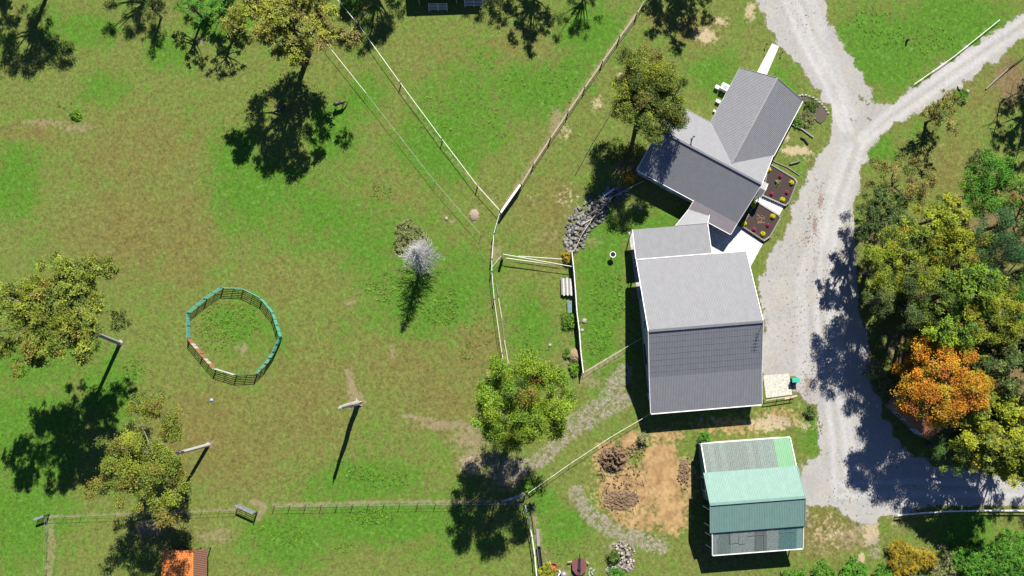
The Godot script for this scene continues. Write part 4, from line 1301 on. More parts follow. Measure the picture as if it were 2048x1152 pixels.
	window(o, Vector3(L - 0.51, 1.4, -2.2), Vector3(1, 0, 0), 3.2, 2.8, "door", mats["turquoise"])

func make_sheds() -> void:
	# rust-roofed shed under the orange tree
	var A := P(1783, 814, 2.7)
	var B := P(1857, 881, 2.7)
	var dir := (B - A).normalized()
	var o := thing("shed", "small shed with a rusty orange metal roof half hidden under the orange maple", "shed", Vector3(A.x, 0, A.z), -atan2(dir.z, dir.x))
	var L := A.distance_to(B)
	ribbed("roof_slope", o, Vector3(0, 3.9, -3.2), Vector3(L, 3.9, -3.2), Vector3(L, 2.7, 0), Vector3(0, 2.7, 0), mats["rust"], 0.3)
	ribbed("roof_slope", o, Vector3(0, 3.9, -3.2), Vector3(L, 3.9, -3.2), Vector3(L, 2.7, -6.4), Vector3(0, 2.7, -6.4), mats["rust"], 0.3)
	trim("ridge_cap", o, Vector3(0, 3.95, -3.2), Vector3(L, 3.95, -3.2), 0.3, 0.05, mats["rust"])
	wall("wall", o, Vector3(0.2, 0, -0.3), Vector3(L - 0.2, 0, -0.3), [Vector2(0, 2.75), Vector2(L - 0.4, 2.75)], mats["grey_wood"])
	wall("wall", o, Vector3(0.2, 0, -6.1), Vector3(L - 0.2, 0, -6.1), [Vector2(0, 2.75), Vector2(L - 0.4, 2.75)], mats["grey_wood"])
	for x in [0.2, L - 0.2]:
		wall("gable_wall", o, Vector3(x, 0, -0.3), Vector3(x, 0, -6.1), [Vector2(0, 2.75), Vector2(2.9, 3.82), Vector2(5.8, 2.75)], mats["grey_wood"])
	window(o, Vector3(2.4, 1.4, -0.2), Vector3(0, 0, 1), 1.6, 1.4)
	window(o, Vector3(6.2, 1.05, -0.2), Vector3(0, 0, 1), 1.0, 2.0, "door", mats["blue_door"])
	# loafing shed at the bottom left
	var p := P(386, 1101, 3.0)
	var s := thing("loafing_shed", "small loafing shed with a bright orange rust roof under the olive tree's shadow", "shed", Vector3(p.x, 0, p.z), deg_to_rad(2.0))
	ribbed("roof_slope", s, Vector3(0, 3.0, 0.0), Vector3(0, 3.0, 5.6), Vector3(-5.5, 2.0, 5.6), Vector3(-5.5, 2.0, 0.0), mats["rust_bright"], 0.3)
	ribbed("roof_slope", s, Vector3(0, 3.0, 0.0), Vector3(0, 3.0, 5.6), Vector3(1.9, 2.1, 5.6), Vector3(1.9, 2.1, 0.0), mats["rust_dark"], 0.28, 0.07)
	trim("ridge_cap", s, Vector3(0, 3.06, -0.15), Vector3(0, 3.06, 5.6), 0.22, 0.06, mats["rust_bright"])
	for z in [0.25, 5.4]:
		for x in [-5.2, -2.6, 0.0, 1.6]:
			trim("post", s, Vector3(x, 0, z), Vector3(x, 2.05 if x < -5.0 or x > 1.0 else (2.5 if x < -2.0 else 2.95), z), 0.14, 0.14, mats["timber"])
	wall("back_wall", s, Vector3(-5.3, 0, 0.4), Vector3(-5.3, 0, 5.3), [Vector2(0, 1.98), Vector2(4.9, 1.98)], mats["grey_wood"])
	# the open shed at the top edge
	var q := P(905, -36, 3.4)
	var h := thing("run_in_shed", "dark run-in shed at the top edge of the middle paddock", "shed", Vector3(q.x, 0, q.z), deg_to_rad(2.0))
	ribbed("roof_slope", h, Vector3(-7.4, 3.9, -5.6), Vector3(5.4, 3.9, -5.6), Vector3(5.4, 3.3, 0.6), Vector3(-7.4, 3.3, 0.6), mats["roof"], 0.4)
	wall("back_wall", h, Vector3(-7.2, 0, -5.3), Vector3(5.2, 0, -5.3), [Vector2(0, 3.8), Vector2(12.4, 3.8)], mats["grey_wood"])
	for x in [-7.2, 5.2]:
		wall("side_wall", h, Vector3(x, 0, -5.3), Vector3(x, 0, 0.3), [Vector2(0, 3.8), Vector2(5.6, 3.3)], mats["grey_wood"])
	for x in [-7.2, -3.1, 1.0, 5.2]:
		trim("post", h, Vector3(x, 0, 0.45), Vector3(x, 3.28, 0.45), 0.2, 0.2, mats["timber"])
# ---------------------------------------------------------------- fences and yard things
# a fence along surveyed points: posts and rails (each a part)
func fence(called: String, label: String, group: String, pts: Array, step: float, post_h: float, post_r: float, post_m: String, rails: Array, rail_m: String, square := false) -> Node3D:
	var line := []
	for p in pts:
		line.append(P(p.x, p.y))
	var o := thing(called, label, "fence", line[0], 0.0, group)
	var base: Vector3 = line[0]
	var spots := []
	for i in line.size() - 1:
		var a: Vector3 = line[i]
		var b: Vector3 = line[i + 1]
		var n := maxi(1, int(round(a.distance_to(b) / step)))
		for k in n:
			spots.append(a.lerp(b, float(k) / n) - base)
	spots.append(line[-1] - base)
	var st := begin()
	if square:
		block(st, Vector3(0, post_h * 0.5 - 0.05, 0), Vector3(post_r * 2, post_h + 0.1, post_r * 2))
	else:
		tube(st, [Vector3(0, -0.1, 0), Vector3(0, post_h, 0)], [post_r, post_r * 0.9], 7)
	var first := obj("post", st, mats[post_m], o)
	for i in spots.size():
		if i == 0:
			first.position = spots[0]
		else:
			put("post", first.mesh, mats[post_m], o, Transform3D(Basis(Vector3.UP, i * 0.7), spots[i]))
	for r in rails:
		for i in line.size() - 1:
			var a: Vector3 = line[i] - base + Vector3(0, r[0], 0)
			var b: Vector3 = line[i + 1] - base + Vector3(0, r[0], 0)
			trim(called_rail(rail_m), o, a, b, r[1], r[2], mats[rail_m])
	return o

func called_rail(m: String) -> String:
	return "wire" if m == "wire" else "tape" if m == "tape" else "rail"

func make_fences() -> void:
	fence("tape_fence", "white tape fence running down the left side of the middle paddock", "", [Vector2(640, -40), Vector2(720, 56), Vector2(802, 170), Vector2(885, 282), Vector2(955, 374), Vector2(1000, 424)], 11.8, 1.35, 0.1, "dark_post", [[1.22, 0.075, 0.04]], "tape")
	fence("rail_fence", "pale wooden rail fence running down the right side of the middle paddock", "", [Vector2(1310, -30), Vector2(1272, 32), Vector2(1237, 80), Vector2(1203, 129), Vector2(1168, 180), Vector2(1135, 228), Vector2(1100, 280), Vector2(1066, 332), Vector2(1042, 372)], 20.0, 1.35, 0.11, "dark_post", [[1.2, 0.08, 0.12], [0.55, 0.06, 0.1]], "pale_wood")
	fence("tape_fence", "white tape fence curving from the paddock corner down to the big oak", "", [Vector2(1000, 428), Vector2(988, 470), Vector2(984, 520), Vector2(984, 545), Vector2(989, 600), Vector2(1004, 706), Vector2(1014, 770), Vector2(1030, 850)], 9.0, 1.5, 0.09, "dark_post", [[1.4, 0.06, 0.04], [0.9, 0.04, 0.03], [0.5, 0.04, 0.03]], "tape")
	# the white gate in the corner
	var a := P(1040, 374)
	var b := P(1002, 428)
	var g := thing("board_gate", "wide white board gate closing the corner of the middle paddock", "gate", a)
	var e := b - a
	for i in 5:
		var y := 0.25 + i * 0.26
		trim("board", g, Vector3(0, y, 0), e + Vector3(0, y, 0), 0.06, 0.17, mats["white"])
	trim("top_board", g, Vector3(0, 1.46, 0), e + Vector3(0, 1.46, 0), 0.34, 0.05, mats["white"])
	for k in [0.0, 0.5, 1.0]:
		trim("post", g, e * k + Vector3(0.06, 0, 0.06), e * k + Vector3(0.06, 1.5, 0.06), 0.14, 0.14, mats["white"])
	# lumber on the ground beside the tape
	var lum := [[993, 568, 997, 596], [996, 590, 1004, 640], [1003, 636, 1009, 680], [1008, 676, 1017, 728]]
	for i in lum.size():
		var s: Array = lum[i]
		var st := begin()
		bar(st, P(s[0], s[1], 0.09), P(s[2], s[3], 0.09), 0.16, 0.16)
		tag(obj("timber_beam", st, mats["pale_wood" if i % 2 else "grey_wood"]), ["short pale timber at the top of the row beside the tape fence", "weathered timber second from the top beside the tape fence", "weathered timber third from the top beside the tape fence", "long pale timber lowest beside the tape fence by the big oak"][i], "beam", "timbers lying along the tape fence")
	# thick corner post and the cords strung from it
	var c := P(1004, 520)
	var post := thing("corner_post", "thick dark corner post standing in bare earth with white cords tied to it", "post", c)
	var st := begin()
	tube(st, [Vector3(0, -0.1, 0), Vector3(0, 1.75, 0)], [0.24, 0.22], 10)
	obj("timber", st, mats["dark_post"], post)
	var labels := ["upper white cord from the thick corner post to the plank fence", "second white cord close below the upper one", "lower white cord from the thick corner post to the plank fence", "short white cord from the corner post back to the tape fence"]
	var ends := [[1006, 508, 1145, 533, 1.55, 1.2], [1036, 512, 1124, 518, 0.9, 1.3], [1012, 516, 1145, 534, 1.2, 1.1], [1002, 512, 984, 534, 1.4, 1.2]]
	for i in 4:
		var q: Array = ends[i]
		st = begin()
		bar(st, P(q[0], q[1], q[4]), P(q[2], q[3], q[5]), 0.07 if i < 3 else 0.045, 0.04)
		tag(obj("cord", st, mats["tape"]), labels[i], "cord", "cords tied to the corner post")
	# plank privacy fence, five panels with a step at each joint
	var pf := [[1143, 503], [1147.5, 545], [1150.5, 585], [1153, 623], [1158, 662], [1161, 704], [1166, 746]]
	for i in pf.size() - 1:
		var p := P(pf[i][0], pf[i][1], 1.7) * Vector3(1, 0, 1)
		var q := P(pf[i + 1][0], pf[i + 1][1], 1.7) * Vector3(1, 0, 1)
		var o := thing("plank_fence", "%s panel of the pale plank fence left of the lawn" % ["topmost", "second", "third", "fourth", "fifth", "lowest"][i], "fence", p, 0.0, "panels of the plank fence")
		var d := q - p
		var top := 1.72 - 0.05 * (i % 2)
		var n := int(d.length() / 0.2)
		var sb := begin()
		block(sb, Vector3(0, top * 0.5, 0), Vector3(0.03, top, 0.185))
		var pl := obj("plank", sb, mats["fence_wood"], o)
		var turn := Basis(Vector3.UP, atan2(d.x, d.z))
		for k in n:
			var at := d * ((k + 0.5) / n) + Vector3(0.012 * (k % 2), 0.015 * ((k * 7) % 3), 0)
			if k == 0:
				pl.transform = Transform3D(turn, at)
			else:
				put("plank", pl.mesh, mats["fence_wood" if (k * 5) % 3 else "pale_wood"], o, Transform3D(turn, at))
		trim("top_rail", o, Vector3(0.07, top - 0.02, 0), d + Vector3(0.07, top - 0.02, 0), 0.14, 0.09, mats["white"])
		trim("bottom_rail", o, Vector3(0.07, 0.4, 0), d + Vector3(0.07, 0.4, 0), 0.05, 0.09, mats["fence_wood"])
		trim("post", o, Vector3(0.1, 0, 0), Vector3(0.1, top + 0.08, 0), 0.11, 0.11, mats["white"])
	# low rail over the stones towards the house
	fence("low_rail_fence", "low weathered rail fence climbing over the grey stones to the house", "", [Vector2(1147, 505), Vector2(1163, 470), Vector2(1185, 437), Vector2(1225, 395), Vector2(1286, 364)], 4.2, 0.95, 0.07, "grey_wood", [[0.85, 0.1, 0.08]], "pale_wood")
	var st3 := begin()
	bar(st3, P(1166, 448, 0.5), P(1206, 424, 0.45), 0.16, 0.1)
	tag(obj("plank", st3, mats["pale_wood"]), "loose pale plank lying across the top of the stones", "plank")
	st3 = begin()
	bar(st3, P(1208, 392, 0.6), P(1228, 378, 0.6), 0.3, 0.06)
	tag(obj("metal_sheet", st3, mats["steel"]), "narrow bluish metal sheet on the stones in the tree's shadow", "sheet")
	# ropes
	fence("rope_fence", "white rope strung from the end of the plank fence to the garage", "", [Vector2(1168, 744), Vector2(1282, 676)], 20.0, 1.1, 0.03, "dark_post", [[1.05, 0.04, 0.03]], "tape")
	fence("rope_fence", "white rope strung over the grass from the metal gate to the garage corner", "", [Vector2(1056, 984), Vector2(1140, 925), Vector2(1224, 870), Vector2(1300, 826)], 20.0, 1.2, 0.035, "dark_post", [[1.1, 0.05, 0.035]], "tape")
	# T-post wire fences at the bottom
	fence("wire_fence", "thin wire fence on many dark stakes along the bottom paddock, right of the open gate", "", [Vector2(549, 1012), Vector2(800, 1008), Vector2(1050, 1006)], 2.75, 1.25, 0.06, "dark_post", [[1.15, 0.02, 0.02], [0.7, 0.014, 0.014], [0.3, 0.014, 0.014]], "wire")
	fence("wire_fence", "thin wire fence on stakes at the bottom left, left of the open gate", "", [Vector2(96, 1032), Vector2(300, 1025), Vector2(474, 1018)], 2.9, 1.2, 0.03, "grey_wood", [[1.1, 0.022, 0.02], [0.6, 0.016, 0.015]], "wire")
	fence("wire_fence", "short wire fence running off the bottom edge near the left corner", "", [Vector2(98, 1034), Vector2(94, 1175)], 2.9, 1.2, 0.035, "dark_post", [[1.1, 0.025, 0.02], [0.6, 0.02, 0.02]], "wire")
	fence("wire_fence", "thin electric wire fence slanting past the grazing horse", "", [Vector2(560, -34), Vector2(655, 92), Vector2(732, 188), Vector2(870, 365), Vector2(962, 472)], 20.0, 1.3, 0.035, "dark_post", [[1.25, 0.035, 0.03]], "wire")
	var te := begin()
	bar(te, P(654, 88, 1.32), P(693, 137, 1.3), 0.07, 0.03)
	bar(te, P(693, 137, 1.3), P(732, 186, 1.32), 0.06, 0.03)
	tag(obj("electric_tape", te, mats["tape"]), "bright white length of tape on the wire above the grazing horse", "tape")
	# gates
	metal_gate(P(478, 1007), P(513, 1023), "grey metal gate standing open at the worn path in the bottom fence", 1.55)
	metal_gate(P(1004, 1000), P(1050, 986), "grey metal gate in the shade below the big oak", 1.3)
	metal_gate(P(77, 1036), P(97, 1029), "small pale metal gate at the bottom left corner post", 1.2)
	# pipe fence below the gate, and what lies beside it
	fence("pipe_fence", "white pipe fence leading down to the bottom edge beside the black trough", "", [Vector2(1050, 1006), Vector2(1056, 1032), Vector2(1064, 1070), Vector2(1069, 1105), Vector2(1073, 1150)], 3.4, 1.5, 0.06, "dark_post", [[1.42, 0.14, 0.1], [0.8, 0.08, 0.06]], "white")
	var sb2 := begin()
	bar(sb2, P(1060, 1005, 0.15), P(1069, 1066, 0.15), 0.16, 0.28)
	tag(obj("timber_beam", sb2, mats["timber"]), "long brown timber on edge beside the white pipe fence", "beam")
	sb2 = begin()
	bar(sb2, P(1075, 1058, 0.1), P(1077, 1092, 0.1), 0.5, 0.2)
	tag(obj("concrete_block", sb2, mats["weathered"]), "grey concrete slab in line with the black trough", "slab")
	var t0 := P(1077, 1093)
	var t1 := P(1083, 1142)
	var tr := thing("feed_trough", "long black feed trough beside the white pipe fence", "trough", t0)
	var td := t1 - t0
	var tn := td.normalized().cross(Vector3.UP)
	trim("floor", tr, Vector3(0, 0.12, 0), td + Vector3(0, 0.12, 0), 0.5, 0.06, mats["black"])
	for s in [-0.27, 0.27]:
		trim("side", tr, tn * s + Vector3(0, 0.28, 0), td + tn * s + Vector3(0, 0.28, 0), 0.05, 0.4, mats["weathered" if s > 0 else "black"])
	for k in [0.0, 1.0]:
		trim("end", tr, td * k - tn * 0.24 + Vector3(0, 0.27, 0), td * k + tn * 0.24 + Vector3(0, 0.27, 0), 0.05, 0.38, mats["black"])
	# pale fence along the lane, bottom right
	fence("rail_fence", "low whitewashed rail fence along the lower edge of the shaded lane", "", [Vector2(1790, 1029), Vector2(1830, 1025), Vector2(1880, 1021), Vector2(1960, 1019), Vector2(2060, 1019)], 3.0, 1.0, 0.06, "white", [[0.9, 0.16, 0.1], [0.45, 0.06, 0.1]], "white")
	fence("rail_fence", "long thin white rail beside the upper right lane", "", [Vector2(1825, 171), Vector2(1905, 115), Vector2(1996, 42)], 6.0, 0.5, 0.03, "white", [[0.48, 0.09, 0.06]], "white")
	fence("edging_rail", "thin brown rail in the grass left of the house", "", [Vector2(1152, 346), Vector2(1185, 285), Vector2(1220, 228)], 6.0, 0.45, 0.04, "dark_post", [[0.4, 0.07, 0.06]], "timber")
	var pole := begin()
	tube(pole, [P(1972, 178, 0.12), P(2016, 138, 0.3)], [0.12, 0.1], 8)
	tag(obj("fallen_pole", pole, mats["weathered"]), "pale fallen pole at the right edge below the lane", "pole")
	pole = begin()
	tube(pole, [P(2015, 139, 0.25), P(2052, 110, 0.5)], [0.11, 0.06], 8)
	tag(obj("fallen_branch", pole, mats["dark_post"]), "dark fallen branch continuing the pale pole to the right edge", "branch")

func metal_gate(p: Vector3, q: Vector3, label: String, high: float) -> void:
	var o := thing("metal_gate", label, "gate", p)
	var d := q - p
	for i in 6:
		var y := 0.2 + (high - 0.2) * i / 5.0
		trim("bar", o, Vector3(0, y, 0), d + Vector3(0, y, 0), 0.05, 0.05, mats["gate_steel"])
	trim("top_rail", o, Vector3(0, high + 0.03, 0), d + Vector3(0, high + 0.03, 0), 0.34, 0.05, mats["gate_steel"])
	for k in [0.0, 0.5, 1.0]:
		trim("upright", o, d * k + Vector3(0, 0.12, 0), d * k + Vector3(0, high, 0), 0.06, 0.06, mats["gate_steel"])
	trim("post", o, d + d.normalized() * 0.15, d + d.normalized() * 0.15 + Vector3(0, high + 0.3, 0), 0.15, 0.15, mats["dark_post"])

func make_pen() -> void:
	var top := [[439.6, 574], [481, 576], [519, 595.5], [543, 625], [551, 650], [558.5, 673], [544, 704], [528, 728], [508, 748], [467, 750], [425, 737], [399, 707], [373, 676], [372.5, 625], [406, 597]]
	var hints := ["turquoise pen panel at the top of the ring", "turquoise pen panel at the upper right, next to the topmost one", "turquoise pen panel on the ring's right shoulder", "turquoise pen panel on the right just above the ring's rightmost corner pair", "turquoise pen panel ending at the rightmost corner", "turquoise pen panel just below the rightmost corner", "turquoise pen panel with a rusty stretch at the lower right", "turquoise pen panel at the lower right next to the bottom", "dark green pen panel at the bottom of the ring", "white pen panel at the bottom left of the ring", "rust and white pen panel next to the white one", "rust streaked pen panel below the leftmost turquoise panel", "turquoise pen panel on the far left of the ring", "turquoise pen panel on the ring's left shoulder", "turquoise pen panel at the upper left, next to the topmost one"]
	for i in top.size():
		var p := P(top[i][0], top[i][1], 1.55) * Vector3(1, 0, 1)
		var e: Array = top[(i + 1) % top.size()]
		var q := P(e[0], e[1], 1.55) * Vector3(1, 0, 1)
		var o := thing("pen_panel", hints[i], "panel", p, 0.0, "panels of the round horse pen")
		var d := q - p
		var along_ := d.normalized()
		d -= along_ * 0.12
		var m := "pen_paint"
		if i == 8:
			m = "pen_dark"
		elif i == 9:
				m = "pale_metal"
		for k in 6:
			var y := 0.22 + 1.33 * k / 5.0
			if i in [10, 11]:
				for s in 3:
					var ms: String = ["rust_rail", "pale_metal", "rust_rail"][s]
					trim("rail", o, along_ * 0.06 + d * (s / 3.0) + Vector3(0, y, 0), along_ * 0.06 + d * ((s + 1) / 3.0) + Vector3(0, y, 0), 0.06, 0.06, mats[ms])
			else:
				trim("rail", o, along_ * 0.06 + Vector3(0, y, 0), along_ * 0.06 + d + Vector3(0, y, 0), 0.06, 0.06, mats[m])
		for k in [0.0, 0.5, 1.0]:
			trim("upright", o, along_ * 0.06 + d * k, along_ * 0.06 + d * k + Vector3(0, 1.6, 0), 0.085, 0.085, mats[m if not i in [10, 11] else "rust_rail"])
		trim("brace", o, along_ * 0.06 + d * 0.5 + Vector3(0, 0.22, 0), along_ * 0.06 + d + Vector3(0, 0.9, 0), 0.03, 0.03, mats[m if not i in [10, 11] else "rust_rail"])

func snag(label: String, foot: Vector3, tip: Vector3, thick: float, seed_: int) -> void:
	var r := RandomNumberGenerator.new()
	r.seed = seed_
	var o := thing("dead_tree", label, "tree", foot)
	var d := tip - foot
	var st := begin()
	var pts := []
	var rad := []
	for i in 9:
		var f := i / 8.0
		pts.append(d * f + Vector3(r.randf_range(-0.14, 0.14), 0, r.randf_range(-0.14, 0.14)) * sin(f * PI))
		rad.append(thick * (1.25 - 0.55 * f) * r.randf_range(0.9, 1.1))
	tube(st, pts, rad, 9)
	for i in 2:
		var sp: Vector3 = pts[8]
		tube(st, [sp - d * 0.03, sp + Vector3(0.1 - i * 0.25, 0.9 - i * 0.2, r.randf_range(-0.2, 0.2))], [thick * 0.4, 0.03], 5)
	var trunk := obj("trunk", st, mats["bleached"], o)
	for i in 5:
		var an := TAU * i / 5.0 + r.randf()
		var root := begin()
		tube(root, [Vector3(cos(an) * thick * 0.6, 0.5, sin(an) * thick * 0.6), Vector3(cos(an) * thick * 2.2, 0.02, sin(an) * thick * 2.2)], [thick * 0.45, 0.05], 5)
		obj("root", root, mats["bleached"], o)
	for i in 4:
		var f := r.randf_range(0.45, 0.85)
		var an := r.randf() * TAU
		var b := begin()
		tube(b, [d * f, d * f + Vector3(cos(an) * 0.7, 0.35, sin(an) * 0.7)], [0.07, 0.02], 5)
		obj("branch_stub", b, mats["bleached"], o)

func dead_conifer() -> void:
	var r := RandomNumberGenerator.new()
	r.seed = 77
	var foot := P(846, 520)
	var o := thing("dead_conifer", "bare grey dead conifer with twigs radiating from its top in the pasture", "tree", foot)
	var st := begin()
	tube(st, [Vector3(0, -0.1, 0), Vector3(0.1, 4, 0), Vector3(0, 11.6, 0)], [0.24, 0.17, 0.025], 8)
	obj("trunk", st, mats["bleached"], o)
	var tw := begin()
	for i in 300:
		var f := pow(r.randf(), 1.15)
		var y := 1.8 + 9.2 * f
		var reach := lerpf(3.7, 0.5, pow(f, 1.0)) * r.randf_range(0.6, 1.1)
		var an := r.randf() * TAU
		var a := Vector3(0, y, 0)
		var tip := Vector3(cos(an) * reach, y + reach * r.randf_range(-0.15, 0.35), sin(an) * reach)
		tube(tw, [a, a.lerp(tip, 0.55) + Vector3(0, 0.12, 0), tip], [0.04, 0.032, 0.016], 4, false)
		for k in 4:
			var b := a.lerp(tip, 0.35 + 0.17 * k)
			var an2 := an + r.randf_range(-1.1, 1.1)
			var l := reach * r.randf_range(0.2, 0.4)
			tube(tw, [b, b + Vector3(cos(an2) * l, r.randf_range(-0.1, 0.25) * l, sin(an2) * l)], [0.026, 0.014], 3, false)
	var cr := obj("twigs", tw, mats["grey_twig"], o)
	cr.set_meta("kind", "stuff")

# ---------------------------------------------------------------- bodies: tapered capsules joined smoothly and meshed as surface nets
func body(caps: Array, cell: float) -> ArrayMesh:
	var lo := Vector3(1e9, 1e9, 1e9)
	var hi := -lo
	for c in caps:
		var rr := maxf(c[2], c[3])
		lo = lo.min((c[0] as Vector3).min(c[1]) - Vector3.ONE * (rr + cell * 2))
		hi = hi.max((c[0] as Vector3).max(c[1]) + Vector3.ONE * (rr + cell * 2))
	var n := Vector3i((hi - lo) / cell) + Vector3i.ONE
	var val := PackedFloat32Array()
	val.resize(n.x * n.y * n.z)
	val.fill(1.0)
	var k := 0.05
	for c in caps:
		var a: Vector3 = c[0]
		var ab: Vector3 = c[1] - a
		var l2 := maxf(ab.length_squared(), 1e-6)
		var reach := maxf(c[2], c[3]) + 0.12
		var p0 := Vector3i((a.min(c[1]) - Vector3.ONE * reach - lo) / cell).clampi(0, 9999)
		var p1 := Vector3i((a.max(c[1]) + Vector3.ONE * reach - lo) / cell) + Vector3i.ONE
		for z in range(p0.z, mini(n.z, p1.z)):
			for y in range(p0.y, mini(n.y, p1.y)):
				for x in range(p0.x, mini(n.x, p1.x)):
					var p := lo + Vector3(x, y, z) * cell
					var t := clampf((p - a).dot(ab) / l2, 0, 1)
					var d: float = (p - a - ab * t).length() - lerpf(c[2], c[3], t)
					var i := (z * n.y + y) * n.x + x
					var h := clampf(0.5 + 0.5 * (val[i] - d) / k, 0, 1)
					val[i] = lerpf(val[i], d, h) - k * h * (1.0 - h)
	var ids := {}
	var pts := []
	for z in n.z - 1:
		for y in n.y - 1:
			for x in n.x - 1:
				var sum := Vector3.ZERO
				var cnt := 0
				var base := (z * n.y + y) * n.x + x
				var v := [val[base], val[base + 1], val[base + n.x], val[base + n.x + 1], val[base + n.x * n.y], val[base + n.x * n.y + 1], val[base + n.x * n.y + n.x], val[base + n.x * n.y + n.x + 1]]
				for e in [[0, 1], [2, 3], [4, 5], [6, 7], [0, 2], [1, 3], [4, 6], [5, 7], [0, 4], [1, 5], [2, 6], [3, 7]]:
					var f: float = v[e[0]]
					var g: float = v[e[1]]
					if (f < 0) != (g < 0):
						var t := f / (f - g)
						var A := Vector3(e[0] & 1, (e[0] >> 1) & 1, e[0] >> 2)
						var B := Vector3(e[1] & 1, (e[1] >> 1) & 1, e[1] >> 2)
						sum += A.lerp(B, t)
						cnt += 1
				if cnt:
					ids[base] = pts.size()
					pts.append(lo + (Vector3(x, y, z) + sum / cnt) * cell)
	var st := SurfaceTool.new()
	st.begin(Mesh.PRIMITIVE_TRIANGLES)
	for p in pts:
		st.add_vertex(p)
	var sx := 1
	var sy := n.x
	var sz := n.x * n.y
	for key in ids:
		for ax in [[sx, sy, sz], [sy, sz, sx], [sz, sx, sy]]:
			var other: int = key + ax[0]
			if other >= val.size():
				continue
			var f := val[key]
			var g := val[other]
			if (f < 0) != (g < 0):
				var q := [key, key - ax[1], key - ax[1] - ax[2], key - ax[2]]
				if not (ids.has(q[1]) and ids.has(q[2]) and ids.has(q[3])):
					continue
				var w := [ids[q[0]], ids[q[1]], ids[q[2]], ids[q[3]]]
				if f < 0:
					w.reverse()
				for m in [0, 1, 2, 0, 2, 3]:
					st.add_index(w[m])
	st.generate_normals()
	return st.commit()

# a horse, nose towards +x, head down to graze
func horse(label: String, at: Vector3, turn: float, coat: String, mane: String, grazing := true) -> Node3D:
	var o := thing("horse", label, "horse", at, turn, "horses in the left pasture")
	var caps := [
		[Vector3(-0.62, 1.18, 0), Vector3(-0.05, 1.12, 0), 0.32, 0.31], [Vector3(-0.05, 1.12, 0), Vector3(0.5, 1.15, 0), 0.31, 0.29],
		[Vector3(-0.72, 1.2, 0.1), Vector3(-0.6, 1.0, 0.15), 0.22, 0.2], [Vector3(-0.72, 1.2, -0.1), Vector3(-0.6, 1.0, -0.15), 0.22, 0.2],
		[Vector3(0.52, 1.2, 0), Vector3(0.62, 0.95, 0), 0.26, 0.22]]
	for s in [-1.0, 1.0]:
		var f: float = 0.1 * s
		caps += [[Vector3(-0.66, 1.0, 0.16 * s), Vector3(-0.56, 0.72, 0.16 * s), 0.19, 0.11], [Vector3(-0.56, 0.72, 0.16 * s), Vector3(-0.78 + f, 0.48, 0.15 * s), 0.1, 0.065], [Vector3(-0.78 + f, 0.48, 0.15 * s), Vector3(-0.74 + f, 0.1, 0.15 * s), 0.055, 0.045], [Vector3(-0.74 + f, 0.08, 0.15 * s), Vector3(-0.68 + f, 0.04, 0.15 * s), 0.055, 0.06],
			[Vector3(0.52, 0.95, 0.15 * s), Vector3(0.5 - f, 0.52, 0.14 * s), 0.13, 0.065], [Vector3(0.5 - f, 0.52, 0.14 * s), Vector3(0.5 - f, 0.1, 0.14 * s), 0.055, 0.045], [Vector3(0.5 - f, 0.08, 0.14 * s), Vector3(0.56 - f, 0.04, 0.14 * s), 0.055, 0.06]]
	var poll := Vector3(1.22, 0.62, -0.12) if grazing else Vector3(1.18, 1.72, 0.0)
	var muzzle := Vector3(1.34, 0.12, -0.2) if grazing else Vector3(1.62, 1.42, 0.05)
	caps += [[Vector3(0.6, 1.2, 0), (Vector3(0.6, 1.2, 0) + poll) * 0.5, 0.22, 0.16], [(Vector3(0.6, 1.2, 0) + poll) * 0.5, poll, 0.16, 0.11], [poll, poll.lerp(muzzle, 0.55), 0.11, 0.085], [poll.lerp(muzzle, 0.55), muzzle, 0.08, 0.06]]
	var back := (poll - Vector3(0.6, 1.2, 0)).normalized()
	for s in [-1.0, 1.0]:
		caps.append([poll + Vector3(0, 0.06, 0.06 * s), poll - back * 0.02 + Vector3(0.02, 0.16, 0.09 * s), 0.035, 0.012])
	var bm := MeshInstance3D.new()
	bm.name = "body"
	bm.mesh = body(caps, 0.045)
	bm.material_override = mats[coat]
	o.add_child(bm, true)
	var st := begin()
	tube(st, [Vector3(-0.9, 1.28, 0), Vector3(-1.06, 1.05, 0.02), Vector3(-1.08, 0.55, 0.03)], [0.06, 0.085, 0.03], 7)
	obj("tail", st, mats[mane], o)
	st = begin()
	var w0 := Vector3(0.5, 1.43, 0)
	tube(st, [w0, w0.lerp(poll, 0.5) + Vector3(0.06, 0.14, 0.05), poll + Vector3(-0.02, 0.1, 0.03)], [0.03, 0.06, 0.03], 6)
	obj("mane", st, mats[mane], o)
	return o

